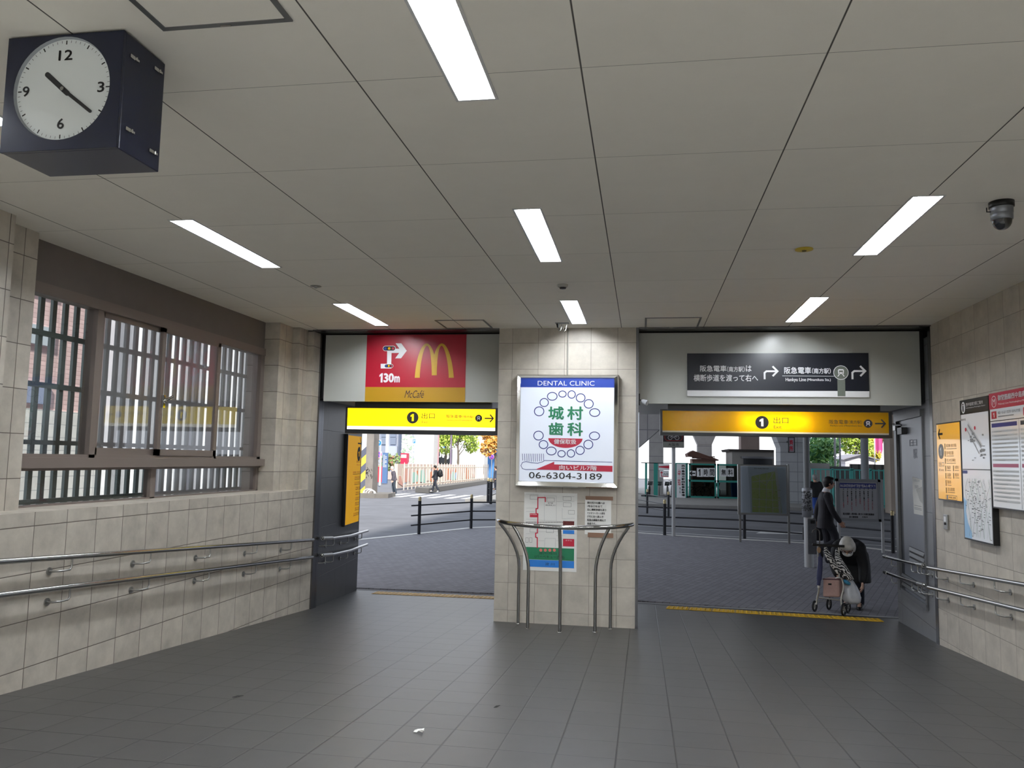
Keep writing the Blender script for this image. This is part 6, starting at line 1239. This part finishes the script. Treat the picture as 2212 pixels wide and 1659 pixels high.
# the man in the dark suit
P = gp(xat(1783, 17.2, 1120), 17.2)
J = pose(pelvis=(.0, 0, .93), neck=(.02, 0, 1.47), head=(.085, 0, 1.63), sh_r=(.0, -.19, 1.39), el_r=(.08, -.25, 1.10), wr_r=(.225, -.24, .88), sh_l=(.0, .19, 1.39), el_l=(-.10, .24, 1.12), wr_l=(-.14, .25, .86),
         hip_r=(.01, -.09, .89), kn_r=(.17, -.09, .50), an_r=(-.12, -.09, .33), toe_r=(-.10, -.09, .19), hip_l=(0, .09, .89), kn_l=(.05, .09, .48), an_l=(.05, .09, .09), toe_l=(.19, .09, .035), palm_r=(.2, 1, 0), palm_l=(0, -1, 0))
man = person(P, 0., J, 'young man in a dark suit walking to the right behind the white haired person', dict(skin='c99a82', hair='14110f', trousers='2b2c34', jacket='28262c', shoe='15151a', shirt='e6e6ea', thumb_r=1, thumb_l=1, curl=.4), voxel=.0065, jacket_hem=.72)
q = Vector(P)+Vector((-.20, .26, .46)); e = thing('shoulder_bag', q, 'black briefcase carried behind the walking man in the dark suit', 'bag'); b = MB(); b.obox(q+Vector((0, 0, .13)), (1, 0, 0), (0, 1, 0), (0, 0, 1), (.40, .10, .28), bev=.03); part('body', b, mat('bag_black', '0f1016', .6), e)
b = MB(); b.tube(smooth([q+Vector((-.08, 0, .26)), q+Vector((-.04, 0, .35)), q+Vector((.06, 0, .37)), q+Vector((.12, 0, .33)), q+Vector((.14, 0, .26))], 4), .009, seg=8); part('handle', b, m_blk, e)
# the stooped white haired person
GZ = zf(11.86); base = Vector((2.88, 11.88, GZ))
J = dict(pelvis=(-.06, 0, .68), neck=(.40, 0, .89), head=(.505, 0, .885), sh_l=(.33, .13, .86), sh_r=(.33, -.13, .86), el_l=(.30, .175, .62), el_r=(.42, -.17, .64), wr_l=(.34, .165, .42), wr_r=(.50, -.13, .50),
         hip_l=(-.05, .08, .64), hip_r=(-.05, -.08, .64), kn_l=(.03, .085, .36), kn_r=(.03, -.085, .36), an_l=(-.02, .085, .08), an_r=(-.02, -.085, .08), toe_l=(.10, .09, .04), toe_r=(.10, -.09, .04), palm_l=(0, -1, 0), palm_r=(0, 1, 0))
FD, UD = Vector((.62, 0, -.78)).normalized(), Vector((.78, 0, .62)).normalized()
lady = person(base, R(-110), J, 'stooped white haired person in a black coat and white mask behind the walking frame', dict(skin='d3ab95', hair='d9d6cf', trousers='1b1f2e', jacket='0f1014', shoe='141418', curl=.35), fd=FD, ud=UD, voxel=.0065, hair='long', jacket_hem=.36, coat=.012, fat=.95)
Hh = Vector(J['head']); LT = UD.cross(FD); b = MB(); b.ball(Hh-UD*.062+FD*.052, (.058, .070, .056), X=FD, Y=LT, Z=UD, seg=18, rings=12); part('mask', b, mat('mask_white', 'e8e9ea', .7), lady, 'white face mask')
b = MB()
for s_ in (-1, 1): b.tube([Hh+UD*.006+FD*.094+LT*(.034*s_)+LT*.026*math.cos(t)+UD*.02*math.sin(t) for t in [2*math.pi*i/14 for i in range(14)]], .004, seg=6, closed=True); b.tube([Hh+UD*.01+FD*.092+LT*.06*s_, Hh+UD*.008+FD*.0+LT*.088*s_], .0035, seg=6)
b.tube([Hh+UD*.012+FD*.098-LT*.01, Hh+UD*.012+FD*.098+LT*.01], .004, seg=6); part('glasses', b, mat('glasses_brown', '4a2622', .4), lady, 'dark red glasses')
# walking frame: measured in its own place
e = thing('walking_frame', gp(2.45, 11.45), 'silver four wheeled walking frame with pink bag at the right threshold', 'walking frame')
m_sil = mat('frame_silver', 'b5b3ad', .3, .8); m_rub = mat('rubber_black', '131418', .6)
wheels = [((1760, 1322), 11.42, .075), ((1823, 1334), 11.13, .085), ((1791, 1318), 11.62, .080), ((1832, 1321), 11.42, .080)]
fw_ = Vector((-.55, -.83, 0)).normalized(); ax = Vector((fw_.y, -fw_.x, 0)); hubs = []
for (x, y), Y, r_ in wheels:
    z = zf(Y) if Y > YE else SL*(Y-YP); c_ = Vector((xat(x, Y, y), Y, z+r_+.004)); hubs.append(c_); b = MB()
    b.tube([c_+fw_*(r_-.014)*math.cos(t)+Vector((0, 0, (r_-.014)*math.sin(t))) for t in [2*math.pi*i/22 for i in range(22)]], .014, seg=8, closed=True); w = part('wheel', b, m_rub, e)
    b = MB(); b.cyl(c_-ax*.014, c_+ax*.014, .018, seg=12)
    for k in range(5): t = 2*math.pi*k/5; b.cyl(c_, c_+fw_*(r_-.018)*math.cos(t)+Vector((0, 0, (r_-.018)*math.sin(t))), .005, seg=6)
    part('hub', b, m_sil, w)
L0, R0, L1, R1 = hubs; Hz = lambda x, y, Y: on_y(x, y, Y)
TL, TR = Hz(1768, 1180, 11.40), Hz(1812, 1182, 11.30)
b = MB()
b.tube(smooth([L0+Vector((.02, 0, .02)), L0+Vector((.035, .01, .10)), Hz(1769, 1270, 11.42), Hz(1767, 1230, 11.42), TL], 4), .0125, seg=10); b.tube(smooth([R0+Vector((-.02, .0, .02)), R0+Vector((-.025, .02, .12)), Hz(1822, 1270, 11.16), Hz(1819, 1252, 11.18), Hz(1812, 1248, 11.22), Hz(1806, 1250, 11.27)], 4), .0125, seg=10)
b.tube([Hz(1813, 1250, 11.24), TR], .011, seg=10); b.cyl(L1, Hz(1792, 1290, 11.55), .010, seg=8); b.cyl(R1, Hz(1820, 1272, 11.25), .010, seg=8); b.cyl(L0+Vector((.03, 0, .06)), L1+Vector((0, 0, .05)), .009, seg=8); b.cyl(R0+Vector((-.02, 0, .07)), R1+Vector((0, 0, .05)), .009, seg=8)
b.cyl(Hz(1770, 1291, 11.40), Hz(1818, 1297, 11.18), .010, seg=8); part('frame', b, m_sil, e)
b = MB(); b.cyl(Hz(1757, 1176.5, 11.40), Hz(1824, 1180, 11.22), .017, seg=12); b.ball(Hz(1757, 1176.5, 11.40), .018); part('handle', b, m_blk, e)
# pink bag: lofted soft box
b = MB(); A_, B_ = Hz(1776, 1290, 11.36), Hz(1813, 1291, 11.16); A2, B2 = Hz(1777, 1249, 11.38), Hz(1812, 1250, 11.18); dn = Vector((.55, .83, 0)).normalized()*.20
bm = bmesh.new(); vs = [bm.verts.new(v) for v in (A_, B_, B_+dn, A_+dn, A2, B2, B2+dn, A2+dn)]
for f_ in ((3, 2, 1, 0), (4, 5, 6, 7), (0, 1, 5, 4), (1, 2, 6, 5), (2, 3, 7, 6), (3, 0, 4, 7)): bm.faces.new([vs[i] for i in f_])
bmesh.ops.bevel(bm, geom=list(bm.edges), offset=.04, segments=4, affect='EDGES', profile=.6); bm.verts.index_update(); b.add([v.co.copy() for v in bm.verts], [[v.index for v in f_.verts] for f_ in bm.faces]); bm.free(); bag = part('bag', b, mat('bag_pink', 'b1928c', .8, noise=.05, nscale=30), e, 'pinkish beige fabric bag')
b = MB(); u_ = Vector((0, 0, .0)); P4 = [A2, B2, B2+dn, A2+dn]; cen = sum(P4, Vector())/4; b.tube([cen+(v-cen)*.97+Vector((0, 0, -.012)) for v in P4], .007, seg=6, closed=True); part('piping', b, mat('piping_maroon', '4a2530', .7), bag)
b = MB(); c_ = A2.lerp(B2, .47)+Vector((0, 0, -.075)); t_ = (B2-A2).normalized(); nq = t_.cross(Vector((0, 0, 1))).normalized(); b.obox(c_+nq*.006, t_, Vector((0, 0, 1)), nq, (.05, .022, .006)); part('tag', b, m_blk, bag)
# umbrella hooked on the handle
e = thing('umbrella', Hz(1770, 1268, 11.385), 'folded blue umbrella hooked on the left end of the walking frame handle', 'umbrella')
Yu = 11.375; b = MB(); b.tube(smooth([Hz(1770, 1195, Yu), Hz(1770.5, 1172, Yu), Hz(1770.5, 1155, Yu), Hz(1768, 1145.5, Yu), Hz(1762, 1143, Yu), Hz(1756.5, 1146, Yu), Hz(1755, 1151, Yu)], 4), .0075, seg=8); part('handle', b, mat('umbrella_handle', '55504c', .3, .4), e)
b = MB(); b.tube([Hz(1770, 1184, Yu), Hz(1770, 1194, Yu)], [.012, .012], seg=8); b.ball(Hz(1769, 1188, Yu), (.028, .02, .04)); part('tassel', b, mat('tassel_tan', 'b79a7c', .8), e)
b = MB(); b.tube(smooth([Hz(1771, 1196, Yu), Hz(1772, 1208, Yu), Hz(1771, 1230, Yu), Hz(1769, 1255, Yu), Hz(1768, 1265, Yu)], 4), [.012]*3+[.03]*4+[.033]*5+[.024]*4+[.012], seg=10); part('canopy', b, mat('umbrella_blue', '3a3f63', .7), e)
b = MB(); b.cyl(Hz(1768, 1264, Yu), Hz(1768, 1270, Yu), .014, seg=10); part('tip', b, m_white, e)
# zebra bag slung over the frame
def zebra():
    M = bpy.data.materials.new('zebra_cloth'); M.use_nodes = True; nt = M.node_tree; N = nt.nodes; L = nt.links; bb = N['Principled BSDF']; bb.inputs['Roughness'].default_value = .8
    g_ = N.new('ShaderNodeNewGeometry'); wv = N.new('ShaderNodeTexWave'); wv.inputs['Scale'].default_value = 13; wv.inputs['Distortion'].default_value = 9; wv.inputs['Detail'].default_value = 2; wv.inputs['Detail Scale'].default_value = 1.2; wv.bands_direction = 'DIAGONAL'
    L.new(g_.outputs['Position'], wv.inputs['Vector']); cr = N.new('ShaderNodeValToRGB'); cr.color_ramp.interpolation = 'CONSTANT'; cr.color_ramp.elements[0].color = (.01, .01, .012, 1); cr.color_ramp.elements[1].position = .52; cr.color_ramp.elements[1].color = (.75, .74, .72, 1)
    L.new(wv.outputs['Fac'], cr.inputs[0]); L.new(cr.outputs[0], bb.inputs['Base Color']); return M
mz = zebra(); e = thing('zebra_bag', Hz(1815, 1250, 11.3), 'black and white zebra striped bag slung across the walking frame', 'bag')
for nm, pts, rad in (('strap', [(1783, 1182, 11.34), (1787, 1195, 11.30), (1798, 1215, 11.26), (1810, 1235, 11.24)], [.018, .038, .042, .03]), ('body', [(1807, 1187, 11.32), (1810, 1205, 11.28), (1818, 1225, 11.22), (1830, 1243, 11.20), (1841, 1251, 11.22)], [.014, .04, .062, .06, .02])):
    b = MB(); P_ = smooth([Hz(*q_) for q_ in pts], 5); n_ = len(P_); k = len(rad)-1; rr_ = []
    for i in range(n_): t = i/(n_-1)*k; j = min(int(t), k-1); rr_.append(rad[j]+(rad[j+1]-rad[j])*(t-j))
    b.tube(P_, rr_, seg=12); b.ball(P_[0], rr_[0]); b.ball(P_[-1], rr_[-1]); fused(nm, b, mz, e, .007, 3)
# white carrier bag
e = thing('carrier_bag', Hz(1842, 1304, 11.25), 'white plastic carrier bag hanging beside the walking frame', 'bag'); cb = Hz(1838, 1276, 11.30); rr = random.Random(3); b = MB(); seg = 26; vs = []; prof = [(.0, -.165), (.07, -.163), (.105, -.13), (.118, -.08), (.108, -.02), (.085, .05), (.055, .11), (.03, .155)]
for r_, h_ in prof:
    for k in range(seg): a = 2*math.pi*k/seg; f_ = 1+.10*math.sin(5*a+h_*9)+rr.uniform(-.05, .05); vs.append(cb+Vector((r_*f_*math.cos(a)-h_*.12, .75*r_*f_*math.sin(a), h_+rr.uniform(-.006, .006))))
b.add(vs, [(i*seg+k, i*seg+(k+1) % seg, (i+1)*seg+(k+1) % seg, (i+1)*seg+k) for i in range(len(prof)-1) for k in range(seg)], 0, True); part('body', b, mat('plastic_white', 'd3d6de', .35), e)
b = MB(); b.tube(smooth([cb+Vector((-.02, 0, .14)), Hz(1829, 1250, 11.28), Hz(1824, 1238, 11.26)], 4), .008, seg=8); part('handle', b, mat('plastic_white', 'd3d6de', .35), e)
b = MB(); b.ball(Hz(1829, 1258, 11.20), (.055, .04, .026), X=(1, 0, -.55), Y=(0, 1, 0), Z=(.55, 0, 1)); part('contents', b, mat('wrap_blue', '3d8fb5', .35), e, 'blue packet showing at the bag mouth')
# far walkers
WALK = pose(head=(.06, 0, 1.60), neck=(.02, 0, 1.45), el_r=(-.10, -.22, 1.12), wr_r=(-.02, -.22, .90), el_l=(.06, .22, 1.12), wr_l=(.18, .20, .92), kn_r=(.12, -.09, .48), an_r=(.20, -.09, .09), toe_r=(.34, -.09, .06), kn_l=(-.05, .09, .47), an_l=(-.26, .09, .13), toe_l=(-.16, .09, .04))
P = on_g(940, 1063); P = gp(P.x, P.y); person(P, R(180), WALK, 'dark dressed walker with a backpack on the far crossing', dict(skin='c79a84', hair='17130f', trousers='2a2d38', jacket='22252f', shoe='c9c9c9'), voxel=.014, jacket_hem=.80)
q = Vector(P)+Vector((.30, 0, 1.02)); e = thing('backpack', q, 'black backpack worn by the walker on the far crossing', 'bag'); b = MB(); b.ball(q+Vector((0, 0, .2)), (.17, .18, .27)); part('body', b, mat('bag_black', '0f1016', .6), e); b = MB(); b.ball(q+Vector((.12, 0, .1)), (.07, .13, .12)); part('pocket', b, m_rub, e)
OLD = pose(pelvis=(0, 0, .88), neck=(.10, 0, 1.38), head=(.17, 0, 1.50), sh_l=(.06, .18, 1.31), sh_r=(.06, -.18, 1.31), el_l=(.06, .24, 1.05), el_r=(.06, -.24, 1.05), wr_l=(.12, .23, .80), wr_r=(.12, -.23, .80), kn_l=(.0, .1, .47), kn_r=(.06, -.1, .47), an_l=(-.1, .1, .085), an_r=(.0, -.1, .085), toe_l=(.04, .1, .04), toe_r=(.14, -.1, .04))
P = on_g(851, 1066.5); P = gp(P.x, P.y); person(P, R(205), OLD, 'old man in a grey jacket and pale cap by the crossing island', dict(skin='d8b6a6', hair='d8d6d2', trousers='3a4450', jacket='5a5560', shoe='20222a'), voxel=.014, jacket_hem=.78)
P = gp(xat(1762, 33, 1060), 33); person(P, R(115), WALK, 'person in a black hooded jacket and blue trousers behind the suited man', dict(skin='c79a84', hair='8d8a88', trousers='2f4f9c', jacket='14161a', shoe='c9c9c9'), voxel=.012, jacket_hem=.84, coat=.02)
P = on_g(1070, 1051); P = gp(xat(1071, 58, 1030), 58); person(P, R(200), STAND, 'person in a dark blue jacket at the very edge of the stone pier', dict(skin='c79a84', hair='17130f', trousers='1e2230', jacket='3a4256', shoe='20222a'), voxel=.014, jacket_hem=.8)
